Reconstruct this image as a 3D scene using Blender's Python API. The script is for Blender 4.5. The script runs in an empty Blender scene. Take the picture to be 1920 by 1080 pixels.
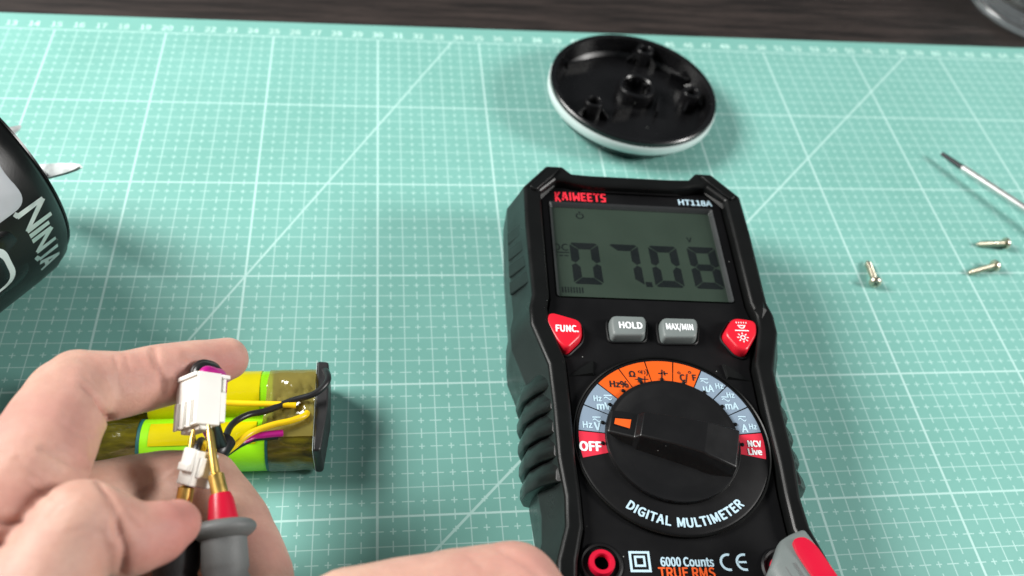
import bpy, bmesh, math, random
import numpy as np
from mathutils import Vector, Matrix, noise
random.seed(7)
S = 0.01                      # everything below is written in centimetres
D = bpy.data
scene = bpy.context.scene
COL = scene.collection

# ------------------------------------------------------------------ camera
RC = np.array([[0.99006819, -0.09197187, 0.10633042],
               [-0.00628342, -0.7845188, -0.62007319],
               [0.14044751, 0.61324663, -0.77730501]])
CC = np.array([30.3255, -37.0920, 27.1636])
FPX = 1664.26
cam_d = D.cameras.new('camera'); cam = D.objects.new('camera', cam_d); COL.objects.link(cam)
cam_d.sensor_width = 36; cam_d.lens = FPX / 1920 * 36
cam_d.clip_start = 0.01; cam_d.clip_end = 20
m = Matrix.Identity(4)
for i in range(3):
    m[i][0] = RC[0][i]; m[i][1] = -RC[1][i]; m[i][2] = -RC[2][i]; m[i][3] = CC[i] * S
cam.matrix_world = m
cam_d.dof.use_dof = True; cam_d.dof.focus_distance = 0.268; cam_d.dof.aperture_fstop = 11
scene.camera = cam
scene.render.resolution_x = 1024; scene.render.resolution_y = 576

# ------------------------------------------------------------------ light
w = D.worlds.new('World'); scene.world = w; w.use_nodes = True
bg = w.node_tree.nodes['Background']; bg.inputs[0].default_value = (0.86, 0.94, 1.0, 1); bg.inputs[1].default_value = 0.13
def lamp(name, loc, target, size, power, col):
    l = D.lights.new(name, 'AREA'); l.shape = 'RECTANGLE'; l.size = size[0] * S; l.size_y = size[1] * S
    l.energy = power; l.color = col
    o = D.objects.new(name, l); COL.objects.link(o); o.location = Vector(loc) * S
    o.rotation_euler = (Vector(target) - Vector(loc)).to_track_quat('-Z', 'Y').to_euler()
    return o
lamp('desk_lamp_left', (-46, 8, 68), (26, -12, 0), (52, 40), 21.0, (1.0, 0.985, 0.95))
lamp('desk_lamp_right', (140, -38, 62), (50, -14, 0), (34, 30), 15.0, (1.0, 0.98, 0.95))
scene.view_settings.view_transform = 'Standard'; scene.view_settings.look = 'None'
scene.view_settings.exposure = 0.0; scene.view_settings.gamma = 1.0
scene.view_settings.use_curve_mapping = False

# ------------------------------------------------------------------ helpers
def up(x, y, z):
    """pixel of the photograph -> point at height z (cm)"""
    d = RC.T @ np.array([(x - 960) / FPX, (y - 540) / FPX, 1.0])
    return CC + (z - CC[2]) / d[2] * d
def upv(x, y, z): return Vector(up(x, y, z))
def pxcm(x, y, z):
    return FPX / (RC @ (up(x, y, z) - CC))[2]

def lin(r, g, b):
    f = lambda c: (c / 255 / 12.92) if c / 255 <= 0.04045 else ((c / 255 + 0.055) / 1.055) ** 2.4
    return (f(r), f(g), f(b), 1)

class N:
    """tiny node-tree builder"""
    def __init__(s, name):
        s.m = D.materials.new(name); s.m.use_nodes = True; s.t = s.m.node_tree
        s.b = s.t.nodes['Principled BSDF']
    def node(s, t, **k):
        n = s.t.nodes.new(t)
        for a, v in k.items(): setattr(n, a, v)
        return n
    def link(s, a, b): s.t.links.new(a, b)
    def put(s, sock, v):
        if hasattr(v, 'is_output') or hasattr(v, 'links'): s.link(v, sock)
        else: sock.default_value = v
    def math(s, op, a, b=None, c=None):
        n = s.node('ShaderNodeMath', operation=op)
        s.put(n.inputs[0], a)
        if b is not None: s.put(n.inputs[1], b)
        if c is not None: s.put(n.inputs[2], c)
        return n.outputs[0]
    def mix(s, f, a, b):
        n = s.node('ShaderNodeMix', data_type='RGBA')
        s.put(n.inputs[0], f); s.put(n.inputs[6], a); s.put(n.inputs[7], b)
        return n.outputs[2]
    def coord(s): return s.node('ShaderNodeTexCoord').outputs['Object']
    def noise(s, scale, detail=3, rough=0.5, vec=None):
        n = s.node('ShaderNodeTexNoise'); n.inputs['Scale'].default_value = scale
        n.inputs['Detail'].default_value = detail; n.inputs['Roughness'].default_value = rough
        s.link(vec if vec is not None else s.coord(), n.inputs['Vector'])
        return n.outputs['Fac']
    def ramp(s, f, lo, hi, a=0.0, b=1.0):
        n = s.node('ShaderNodeMapRange'); s.put(n.inputs[0], f)
        n.inputs[1].default_value = lo; n.inputs[2].default_value = hi
        n.inputs[3].default_value = a; n.inputs[4].default_value = b
        return n.outputs[0]
    def bump(s, h, strength=0.2, dist=0.0005):
        n = s.node('ShaderNodeBump'); n.inputs['Strength'].default_value = strength
        n.inputs['Distance'].default_value = dist; s.put(n.inputs['Height'], h)
        s.link(n.outputs[0], s.b.inputs['Normal']); return n
    def set(s, **k):
        for a, v in k.items(): s.put(s.b.inputs[a.replace('_', ' ')], v)
        return s

def plastic(name, col, rough=0.4, bump=0.12, scale=3500, dust=0.0, var=0.12, spec=0.5):
    n = N(name)
    base = n.mix(n.ramp(n.noise(60, 3), 0.35, 0.65), tuple(c * (1 - var) for c in col[:3]) + (1,), tuple(min(1, c * (1 + var)) for c in col[:3]) + (1,))
    if dust:
        v = n.node('ShaderNodeTexVoronoi'); v.inputs['Scale'].default_value = 520; n.link(n.coord(), v.inputs['Vector'])
        sel = n.node('ShaderNodeSeparateColor'); n.link(v.outputs['Color'], sel.inputs[0])
        d = n.math('MULTIPLY', n.math('LESS_THAN', v.outputs['Distance'], 0.085), n.math('GREATER_THAN', sel.outputs[0], 1 - dust))
        base = n.mix(n.math('MULTIPLY', d, 0.55), base, (0.5, 0.52, 0.5, 1))
    n.set(Base_Color=base, Roughness=n.ramp(n.noise(90, 4), 0.3, 0.7, rough - 0.06, rough + 0.06), Specular_IOR_Level=spec)
    n.bump(n.noise(scale, 2), bump, 0.0002)
    return n.m

def thing(name, loc=(0, 0, 0), rz=0.0, label=None, cat=None, group=None, rot=None):
    o = D.objects.new(name, None); COL.objects.link(o)
    o.empty_display_size = 0.01
    o.location = Vector(loc) * S; o.rotation_euler = rot if rot is not None else (0, 0, rz)
    tag(o, label, cat, group); return o
def tag(o, label=None, cat=None, group=None, kind=None):
    if label: o['label'] = label
    if cat: o['category'] = cat
    if group: o['group'] = group
    if kind: o['kind'] = kind
    return o
def mesh(name, v, f, mat, parent=None, smooth=True, bevel=0, seg=2, angle=40, loc=None, subd=0):
    me = D.meshes.new(name); me.from_pydata([tuple(c * S for c in p) for p in v], [], [tuple(x) for x in f]); me.update()
    bm = bmesh.new(); bm.from_mesh(me); bmesh.ops.recalc_face_normals(bm, faces=bm.faces); bm.to_mesh(me); bm.free()
    return link(name, me, mat, parent, smooth, bevel, seg, angle, loc, subd)
def link(name, me, mat, parent=None, smooth=True, bevel=0, seg=2, angle=40, loc=None, subd=0):
    o = D.objects.new(name, me); COL.objects.link(o)
    if mat and not me.materials: me.materials.append(mat)
    if smooth:
        for p in me.polygons: p.use_smooth = len(p.vertices) <= 4
    if bevel:
        b = o.modifiers.new('bevel', 'BEVEL'); b.width = bevel * S; b.segments = seg; b.limit_method = 'ANGLE'; b.angle_limit = math.radians(angle); b.harden_normals = False
    if subd:
        s = o.modifiers.new('sub', 'SUBSURF'); s.levels = s.render_levels = subd
    if smooth:
        try: me.set_sharp_from_angle(angle=math.radians(angle))
        except Exception: pass
    if parent: o.parent = parent
    if loc: o.location = Vector(loc) * S
    return o
def loft(rings, cap0=True, cap1=True):
    n = len(rings[0]); v = [p for r in rings for p in r]; f = []
    for i in range(len(rings) - 1):
        for j in range(n):
            a = i * n + j; b = i * n + (j + 1) % n
            f.append((a, b, b + n, a + n))
    if cap0: f.append(tuple(range(n))[::-1])
    if cap1: f.append(tuple((len(rings) - 1) * n + j for j in range(n)))
    return v, f
def lathe(prof, n=64, close=False):
    """profile (r, z); r=0 ends are capped by a fan ring of tiny radius"""
    rings = [[(max(r, 1e-4) * math.cos(2 * math.pi * j / n), max(r, 1e-4) * math.sin(2 * math.pi * j / n), z) for j in range(n)] for r, z in prof]
    if close: rings.append(rings[0])
    return loft(rings, prof[0][0] < 1e-3 and not close, prof[-1][0] < 1e-3 and not close)
def smoothpath(pts, k=8):
    P = [Vector(p) for p in pts]
    if len(P) < 3: return P
    out = []
    for i in range(len(P) - 1):
        a, b = P[max(i - 1, 0)], P[i]; c, d = P[i + 1], P[min(i + 2, len(P) - 1)]
        for j in range(k):
            t = j / k
            out.append(0.5 * ((2 * b) + (c - a) * t + (2 * a - 5 * b + 4 * c - d) * t * t + (3 * b - a - 3 * c + d) * t ** 3))
    out.append(P[-1]); return out
def tube(pts, rad, n=12, k=8, smooth=True):
    P = smoothpath(pts, k) if smooth else [Vector(p) for p in pts]
    if not hasattr(rad, '__len__'): rad = [rad] * len(P)
    elif len(rad) != len(P):
        rad = list(np.interp(np.linspace(0, 1, len(P)), np.linspace(0, 1, len(rad)), rad))
    t0 = (P[1] - P[0]).normalized(); nrm = t0.orthogonal().normalized(); rings = []
    for i, p in enumerate(P):
        t = ((P[min(i + 1, len(P) - 1)] - P[max(i - 1, 0)])).normalized()
        nrm = (nrm - t * nrm.dot(t)).normalized(); b = t.cross(nrm)
        rings.append([tuple(p + (nrm * math.cos(2 * math.pi * j / n) + b * math.sin(2 * math.pi * j / n)) * rad[i]) for j in range(n)])
    return loft(rings)
def box(x0, x1, y0, y1, z0, z1):
    r = lambda z: [(x0, y0, z), (x1, y0, z), (x1, y1, z), (x0, y1, z)]
    return loft([r(z0), r(z1)])
def prism(out, z0, z1): return loft([[(x, y, z0) for x, y in out], [(x, y, z1) for x, y in out]])
def join(*vf):
    V, F = [], []
    for v, f in vf:
        o = len(V); V += list(v); F += [tuple(i + o for i in q) for q in f]
    return V, F
def rounded(out, r, seg=4):
    """round the corners of a polygon"""
    P = [Vector(p) for p in out]; res = []
    for i, p in enumerate(P):
        a = (P[i - 1] - p); b = (P[(i + 1) % len(P)] - p)
        rr = min(r, a.length * 0.45, b.length * 0.45)
        p0 = p + a.normalized() * rr; p1 = p + b.normalized() * rr
        for s in range(seg + 1):
            t = s / seg; res.append(tuple(p0 * (1 - t) ** 2 + p * 2 * t * (1 - t) + p1 * t * t))
    return res
def offset(out, d):
    P = [Vector(p) for p in out]; n = len(P); res = []
    area = sum(P[i].x * P[(i + 1) % n].y - P[(i + 1) % n].x * P[i].y for i in range(n))
    sg = 1 if area > 0 else -1
    for i, p in enumerate(P):
        e0 = (p - P[i - 1]).normalized(); e1 = (P[(i + 1) % n] - p).normalized()
        n0 = Vector((e0.y, -e0.x)) * sg; n1 = Vector((e1.y, -e1.x)) * sg
        b = n0 + n1
        if b.length < 1e-6: b = n0
        b.normalize(); k = d / max(0.45, b.dot(n0))
        res.append(tuple(p + b * k))
    return res
try:
    import os
    FONT = D.fonts.load(os.path.join(bpy.utils.system_resource('DATAFILES'), 'fonts', 'Noto Sans CJK Regular.woff2'))
except Exception:
    FONT = None
_cap = {}
def cap_scale():
    if not _cap:
        c = D.curves.new('tmp', 'FONT'); c.body = 'H'; c.size = 1.0
        if FONT: c.font = FONT
        o = D.objects.new('tmp', c); me = D.meshes.new_from_object(o)
        ys = [p.co.y for p in me.vertices]; _cap['k'] = 0.72 / max(1e-3, max(ys) - min(ys))
        D.objects.remove(o); D.curves.remove(c); D.meshes.remove(me)
    return _cap['k']
def text_vf(body, size, x=0, y=0, z=0, rot=0, align='CENTER', bold=0.0, sx=1.0, shear=0.0):
    c = D.curves.new('tmp', 'FONT'); c.body = body; c.size = size * cap_scale()
    if FONT: c.font = FONT
    c.align_x = align; c.align_y = 'CENTER'
    c.offset = 0.0; c.shear = shear; c.resolution_u = 3; c.fill_mode = 'FRONT'
    o = D.objects.new('tmp', c); me = D.meshes.new_from_object(o)
    cs, sn = math.cos(rot), math.sin(rot)
    v = [(x + (p.co.x * sx) * cs - p.co.y * sn, y + (p.co.x * sx) * sn + p.co.y * cs, z) for p in me.vertices]
    f = [tuple(q.vertices) for q in me.polygons]
    if bold > 0:
        v0, f0, n0 = v, f, len(v); v, f = [], []
        for i, (ax_, ay_) in enumerate(((1, 0.6), (-1, -0.6), (0.6, -1), (-0.6, 1))):
            v += [(p[0] + ax_ * bold, p[1] + ay_ * bold * 0.7, p[2] + 0.0012 * i) for p in v0]
            f += [tuple(k + i * n0 for k in q) for q in f0]
    D.objects.remove(o); D.curves.remove(c); D.meshes.remove(me)
    return v, f
def stroke_vf(strokes, x, y, z, h, wid, sw=0.16, shear=0.0):
    """polylines in a unit box -> flat thick strokes; pts (u,v)"""
    parts = []
    for st in strokes:
        P = [Vector((x + (u + shear * v) * wid, y + v * h)) for u, v in st]
        for i in range(len(P) - 1):
            d = (P[i + 1] - P[i]).normalized(); nn = Vector((-d.y, d.x)) * sw * 0.5
            a = P[i] - d * sw * 0.42; b = P[i + 1] + d * sw * 0.42
            zz = z + 0.0008 * (i % 3)
            parts.append(([(*(a - nn), zz), (*(b - nn), zz), (*(b + nn), zz), (*(a + nn), zz)], [(0, 1, 2, 3)]))
    return join(*parts)
def flat(name, vf, mat, parent):
    me = D.meshes.new(name); me.from_pydata([tuple(c * S for c in p) for p in vf[0]], [], vf[1]); me.update()
    for p in me.polygons:
        pass
    o = D.objects.new(name, me); COL.objects.link(o); me.materials.append(mat); o.parent = parent
    return o

# ------------------------------------------------------------------ materials
def mat_mat():
    n = N('cutting_mat_print')
    sep = n.node('ShaderNodeSeparateXYZ'); n.link(n.coord(), sep.inputs[0])
    x = n.math('MULTIPLY', sep.outputs[0], 100.0); y = n.math('MULTIPLY', sep.outputs[1], 100.0)
    def dist(c, per, sh=0.0):
        q = n.math('FRACT', n.math('ADD', n.math('DIVIDE', c, per), 0.5 + sh))
        return n.math('MULTIPLY', n.math('ABSOLUTE', n.math('SUBTRACT', q, 0.5)), per)
    def lt(a, b): return n.math('LESS_THAN', a, b)
    def AND(a, b): return n.math('MULTIPLY', a, b)
    def OR(a, b): return n.math('MAXIMUM', a, b)
    dx1, dy1, dx5, dy5 = dist(x, 1), dist(y, 1), dist(x, 5), dist(y, 5)
    hx, hy = dist(x, 1, 0.5), dist(y, 1, 0.5)
    thin = OR(lt(dx1, 0.022), lt(dy1, 0.02))
    bold = OR(lt(dx5, 0.043), lt(dy5, 0.038))
    tick = OR(AND(lt(hx, 0.022), OR(lt(dy1, 0.19), lt(hy, 0.105))), AND(lt(hy, 0.02), OR(lt(dx1, 0.21), lt(hx, 0.105))))
    def diag(x0, y0, sl):
        k = n.math('SUBTRACT', n.math('ADD', y, -y0), n.math('MULTIPLY', n.math('ADD', x, -x0), sl))
        return lt(n.math('ABSOLUTE', n.math('DIVIDE', k, math.hypot(1, sl))), 0.045)
    dg = OR(diag(25, -15, 1.732), diag(50, -8, 1.0))
    inside = AND(lt(y, 0.03), n.math('GREATER_THAN', x, 0.97))
    pr = AND(inside, OR(OR(n.math('MULTIPLY', thin, 0.48), n.math('MULTIPLY', bold, 0.66)), OR(n.math('MULTIPLY', tick, 0.55), n.math('MULTIPLY', dg, 0.56))))
    wear = n.ramp(n.noise(35, 5, 0.6), 0.2, 0.75, 0.75, 1.0)
    pr = n.math('MULTIPLY', pr, wear)
    g = n.mix(n.ramp(n.noise(14, 5, 0.6), 0.3, 0.7), lin(113, 169, 159), lin(122, 178, 169))
    spk = n.ramp(n.noise(420, 2), 0.70, 0.78)
    g = n.mix(n.math('MULTIPLY', spk, 0.12), g, lin(80, 120, 105))
    n.set(Base_Color=n.mix(pr, g, lin(206, 236, 232)), Roughness=n.ramp(n.noise(30, 4), 0.3, 0.7, 0.42, 0.52), Specular_IOR_Level=0.45)
    n.bump(n.noise(2600, 3), 0.25, 0.0002)
    return n.m
def wood_mat():
    n = N('dark_wood')
    mp = n.node('ShaderNodeMapping'); mp.inputs['Scale'].default_value = (2.2, 26, 10); n.link(n.coord(), mp.inputs[0])
    g = n.noise(9, 8, 0.62, mp.outputs[0]); f = n.noise(60, 6, 0.6, mp.outputs[0])
    c = n.mix(n.ramp(g, 0.35, 0.68), lin(24, 21, 20), lin(58, 50, 47))
    c = n.mix(n.math('MULTIPLY', n.ramp(f, 0.5, 0.72), 0.55), c, lin(16, 13, 12))
    n.set(Base_Color=c, Roughness=n.ramp(f, 0.3, 0.7, 0.42, 0.58), Specular_IOR_Level=0.35); n.bump(f, 0.25, 0.0004)
    return n.m
M = {}
M['mat'] = mat_mat(); M['wood'] = wood_mat()
M['num'] = plastic('printed_numeral_ink', lin(196, 232, 224), 0.5, 0.02)
M['holster'] = plastic('black_holster_rubber', (0.0055, 0.006, 0.006), 0.32, 0.07, 5200, 0.012, spec=0.22)
M['panel'] = plastic('black_panel_plastic', (0.004, 0.004, 0.0045), 0.45, 0.06, 5200, 0.03, spec=0.22)
M['knob'] = plastic('black_knob_plastic', (0.006, 0.006, 0.0065), 0.33, 0.05, 5200, 0.03, spec=0.45)
M['red_button'] = plastic('red_button_rubber', lin(216, 26, 46), 0.36, 0.05, 2500, 0.012, 0.05)
M['grey_button'] = plastic('grey_button_rubber', lin(112, 120, 119), 0.5, 0.2, 2500, 0.02, 0.06)
M['ink_white'] = plastic('white_print', lin(238, 242, 244), 0.5, 0.02, var=0.02)
M['ink_blue'] = plastic('pale_blue_print', lin(186, 214, 228), 0.5, 0.02, var=0.03)
M['ink_red'] = plastic('red_print', lin(232, 44, 62), 0.5, 0.02, var=0.03)
M['ink_orange'] = plastic('orange_print', lin(232, 92, 34), 0.5, 0.02, var=0.03)
M['ink_black'] = plastic('black_print', (0.012, 0.011, 0.012, 1), 0.5, 0.02)
M['hole_shade'] = plastic('socket_shade_black', (0.001, 0.001, 0.001, 1), 0.9, 0.0, spec=0.0)  # near-black without gloss, painted as the shade inside the sockets
M['sec_orange'] = plastic('orange_dial_print', lin(222, 90, 20), 0.45, 0.12, 2400, 0.006, 0.03)
M['sec_blue'] = plastic('slate_dial_print', lin(128, 146, 164), 0.45, 0.12, 2400, 0.006, 0.03)
M['sec_red'] = plastic('red_dial_print', lin(214, 46, 68), 0.45, 0.12, 2400, 0.006, 0.03)
M['lcd'] = plastic('lcd_background', lin(50, 62, 54), 0.35, 0.03, 900, 0.0, 0.05)
M['seg'] = plastic('lcd_segment', lin(14, 20, 22), 0.4, 0.0, var=0.05)
M['rim_grey'] = plastic('bezel_edge', (0.035, 0.038, 0.04), 0.35, 0.1)
def pane_mat():
    n = N('window_pane'); n.t.nodes.remove(n.b)
    tr = n.node('ShaderNodeBsdfTransparent'); gl = n.node('ShaderNodeBsdfGlossy'); gl.inputs['Roughness'].default_value = 0.07
    tr.inputs[0].default_value = (0.93, 0.95, 0.93, 1)
    lw = n.node('ShaderNodeLayerWeight'); lw.inputs[0].default_value = 0.5
    fc = n.math('ADD', n.math('MULTIPLY', n.math('POWER', lw.outputs['Facing'], 5.0), 0.9), 0.03)
    mx = n.node('ShaderNodeMixShader'); n.link(fc, mx.inputs[0]); n.link(tr.outputs[0], mx.inputs[1]); n.link(gl.outputs[0], mx.inputs[2])
    n.link(mx.outputs[0], n.t.nodes['Material Output'].inputs[0]); return n.m
M['pane'] = pane_mat()
def metal(name, col, rough, bump=0.1, scale=900):
    n = N(name); n.set(Base_Color=n.mix(n.ramp(n.noise(150, 3), 0.3, 0.7), tuple(c * 0.85 for c in col[:3]) + (1,), col), Metallic=1.0, Roughness=n.ramp(n.noise(220, 3), 0.3, 0.7, rough * 0.75, rough * 1.25))
    n.bump(n.noise(scale, 2), bump, 0.0002); return n.m
M['steel'] = metal('polished_steel', lin(240, 240, 238), 0.45)
M['blade'] = metal('bright_blade_steel', lin(236, 238, 238), 0.6)
M['nickel'] = metal('nickel_screw', lin(214, 206, 184), 0.32)
M['dark_steel'] = metal('dark_tip_steel', lin(70, 70, 72), 0.4)
M['gold'] = metal('gold_plating', lin(244, 206, 116), 0.36)
M['gloss_black'] = plastic('glossy_black_plastic', (0.004, 0.004, 0.0045), 0.27, 0.05, 1200, 0.02, spec=0.42)
M['satin_black'] = plastic('satin_black_plastic', (0.005, 0.0055, 0.0055), 0.36, 0.18, 2600, 0.006, spec=0.35)
M['seal'] = plastic('white_silicone', lin(196, 210, 208), 0.42, 0.1, 900, 0, 0.03)
M['silver_panel'] = plastic('silver_panel_paint', lin(176, 182, 188), 0.45, 0.04)
M['silver_print'] = metal('silver_lettering', lin(226, 234, 234), 0.5)
M['white_plastic'] = plastic('white_nylon', lin(240, 239, 232), 0.45, 0.08, 1500, 0, 0.02)
M['slot_grey'] = plastic('slot_shadow_grey', lin(176, 174, 166), 0.6, 0.05)
M['probe_red'] = plastic('red_probe_plastic', lin(198, 16, 50), 0.34, 0.1, 1500, 0, 0.05)
M['probe_grey'] = plastic('grey_probe_rubber', lin(98, 101, 101), 0.55, 0.4, 1800, 0.01, 0.08)
M['probe_black'] = plastic('black_probe_rubber', (0.016, 0.016, 0.017), 0.5, 0.4, 1800, 0.0)
M['wire_black'] = plastic('black_wire', (0.012, 0.012, 0.013), 0.35, 0.1)
M['wire_yellow'] = plastic('yellow_wire', lin(240, 200, 16), 0.35, 0.1)
M['wire_magenta'] = plastic('magenta_wire', lin(178, 20, 128), 0.32, 0.1)
M['green_wrap'] = plastic('lime_cell_wrap', lin(150, 228, 20), 0.3, 0.08, 500, 0, 0.05)
M['teal_edge'] = plastic('teal_wrap_edge', lin(28, 92, 92), 0.4, 0.08)
M['yellow_tape'] = plastic('yellow_film_over_green', lin(205, 192, 4), 0.22, 0.2, 300, 0, 0.06)
M['board'] = plastic('black_end_board', (0.014, 0.014, 0.015), 0.45, 0.2, 900)
def olive():
    n = N('amber_film_over_dark')
    mp = n.node('ShaderNodeMapping'); mp.inputs['Scale'].default_value = (0.35, 1.6, 1.6); n.link(n.coord(), mp.inputs[0])
    a = n.noise(260, 5, 0.65, mp.outputs[0])
    n.set(Base_Color=n.mix(n.ramp(a, 0.3, 0.75), lin(40, 37, 2), lin(104, 96, 4)), Roughness=0.12, Coat_Weight=0.8, Coat_Roughness=0.05)
    wr = n.noise(75, 3, 0.55); n.bump(n.math('ADD', n.math('MULTIPLY', wr, 1.5), n.math('MULTIPLY', a, 0.4)), 0.5, 0.0012); return n.m
M['olive'] = olive()
def film():
    n = N('amber_film'); n.t.nodes.remove(n.b)
    tr = n.node('ShaderNodeBsdfTransparent'); tr.inputs[0].default_value = lin(205, 172, 40)
    gl = n.node('ShaderNodeBsdfGlossy'); gl.inputs['Roughness'].default_value = 0.12
    df = n.node('ShaderNodeBsdfDiffuse'); df.inputs[0].default_value = lin(176, 164, 84)
    lw = n.node('ShaderNodeLayerWeight'); lw.inputs[0].default_value = 0.5
    fc = n.math('ADD', n.math('MULTIPLY', n.math('POWER', lw.outputs['Facing'], 5.0), 0.9), 0.06)
    m1 = n.node('ShaderNodeMixShader'); m1.inputs[0].default_value = 0.42; n.link(tr.outputs[0], m1.inputs[1]); n.link(df.outputs[0], m1.inputs[2])
    mx = n.node('ShaderNodeMixShader'); n.link(fc, mx.inputs[0]); n.link(m1.outputs[0], mx.inputs[1]); n.link(gl.outputs[0], mx.inputs[2])
    n.link(mx.outputs[0], n.t.nodes['Material Output'].inputs[0]); return n.m
M['film'] = film()
def glass():
    n = N('clear_glass'); n.set(Base_Color=(0.96, 0.99, 0.98, 1), Roughness=0.10, Transmission_Weight=0.97, IOR=1.5)
    n.bump(n.noise(40, 2), 0.05, 0.001); return n.m
M['glass'] = glass()
def skin():
    n = N('skin')
    at = n.node('ShaderNodeAttribute', attribute_name='flush'); fl = at.outputs['Fac']
    mott = n.ramp(n.noise(95, 5, 0.6), 0.3, 0.72)
    fine = n.ramp(n.noise(420, 4, 0.65), 0.35, 0.7)
    c = n.mix(mott, lin(194, 150, 134), lin(212, 174, 155))
    big = n.ramp(n.noise(38, 3, 0.5), 0.45, 0.7)
    c = n.mix(n.math('MULTIPLY', big, 0.55), c, lin(198, 140, 133))
    c = n.mix(n.math('MULTIPLY', fine, 0.3), c, lin(180, 138, 124))
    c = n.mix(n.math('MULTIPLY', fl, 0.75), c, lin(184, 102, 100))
    n.set(Base_Color=c, Roughness=n.ramp(n.noise(300, 3), 0.3, 0.7, 0.38, 0.52), Specular_IOR_Level=0.42)
    n.b.subsurface_method = 'RANDOM_WALK'
    n.set(Subsurface_Weight=0.22, Subsurface_Scale=0.004); n.b.inputs['Subsurface Radius'].default_value = (1.0, 0.35, 0.2)
    mp = n.node('ShaderNodeMapping'); mp.inputs['Scale'].default_value = (1, 1.6, 1.3); mp.inputs['Rotation'].default_value = (0.3, 0.5, 0.7); n.link(n.coord(), mp.inputs[0])
    v = n.node('ShaderNodeTexVoronoi'); v.feature = 'DISTANCE_TO_EDGE'; v.inputs['Scale'].default_value = 1100; n.link(mp.outputs[0], v.inputs['Vector'])
    h = n.math('ADD', n.math('MULTIPLY', n.ramp(v.outputs['Distance'], 0, 0.12), 0.5), n.math('MULTIPLY', n.noise(260, 5, 0.6), 1.4))
    mp2 = n.node('ShaderNodeMapping'); mp2.inputs['Scale'].default_value = (1, 3.5, 2); mp2.inputs['Rotation'].default_value = (0.2, 0.4, 0.9); n.link(n.coord(), mp2.inputs[0])
    h = n.math('ADD', h, n.math('MULTIPLY', n.ramp(n.noise(330, 6, 0.7, mp2.outputs[0]), 0.3, 0.7), 0.9))
    n.bump(h, 0.26, 0.0005); return n.m
M['skin'] = skin()
M['nail'] = plastic('fingernail', lin(232, 186, 176), 0.28, 0.05, 400, 0, 0.04)

# ------------------------------------------------------------------ table and mat
TZ = -0.3
v, f = box(-90, 190, -110, 110, TZ - 3, TZ)
tag(mesh('table_top', v, f, M['wood'], smooth=False), kind='structure')
mo = thing('cutting_mat', (0, 0, TZ), label='mint green self-healing cutting mat with white centimetre grid on dark table', cat='cutting mat')
def mat_child(o): o.location = (0, 0, -TZ * S); return o
out = rounded([(-1.2, -60), (91.2, -60), (91.2, 1.19), (-1.2, 1.19)], 1.0)
v, f = prism(out, TZ + 0.001, 0)
mat_child(mesh('mat_sheet', v, f, M['mat'], mo, smooth=False, bevel=0.04))
parts = []
for k in range(2, 89):
    parts.append(text_vf(str(k), 0.5, k, 0.42, 0.004, bold=0.012))
mat_child(flat('printed_numerals', join(*parts), M['num'], mo))

# ------------------------------------------------------------------ multimeter
MA = math.radians(-3.2); MO = np.array([38.97, -24.55])
mrx = np.array([math.cos(MA), math.sin(MA)]); mry = np.array([-math.sin(MA), math.cos(MA)])
def lp(x, y, z):
    d = up(x, y, z)[:2] - MO; return float(d @ mrx), float(d @ mry)
mm = thing('multimeter', (MO[0], MO[1], 0), MA, 'black handheld digital multimeter with green display and round selector dial', 'multimeter')
def mirror(half): return half + [(-x, y) for x, y in half[::-1]]
rim_half = [(1.62, 11.12), (2.3, 11.16), (2.62, 11.52), (3.22, 11.52), (4.13, 10.38), (4.15, 8.5), (4.08, 5.3), (4.2, 4.75), (4.18, 4.05), (3.7, 2.5), (3.64, 1.0), (3.62, -0.8), (3.5, -2.0), (3.55, -2.9), (3.86, -3.9), (3.95, -5.2), (3.85, -6.6), (3.2, -7.2)]
inner_half = [(1.5, 10.62), (2.2, 10.74), (2.55, 10.84), (2.9, 10.84), (3.52, 10.18), (3.52, 8.5), (3.5, 5.3), (3.6, 4.8), (3.56, 4.2), (3.14, 2.75), (3.1, 1.1), (3.1, -0.8), (3.05, -1.8), (3.05, -2.9), (3.3, -3.9), (3.4, -5.0), (3.3, -6.2), (2.8, -6.7)]
rim = mirror(rim_half); inn = mirror(inner_half)
ring = lambda o, z: [(x, y, z) for x, y in o]
rings = [ring(offset(rim, 0.22), 0.0), ring(offset(rim, 0.42), 0.25), ring(offset(rim, 0.52), 1.3), ring(offset(rim, 0.5), 2.5), ring(offset(rim, 0.16), 3.45), ring(offset(rim, 0.02), 3.9), ring(offset(rim, -0.08), 3.98),
         ring(offset(inn, 0.1), 3.96), ring(offset(inn, 0.0), 3.86), ring(offset(inn, 0.0), 3.2)]
v, f = loft(rings)
mesh('holster', v, f, M['holster'], mm, bevel=0.05, seg=2, angle=18)
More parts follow.
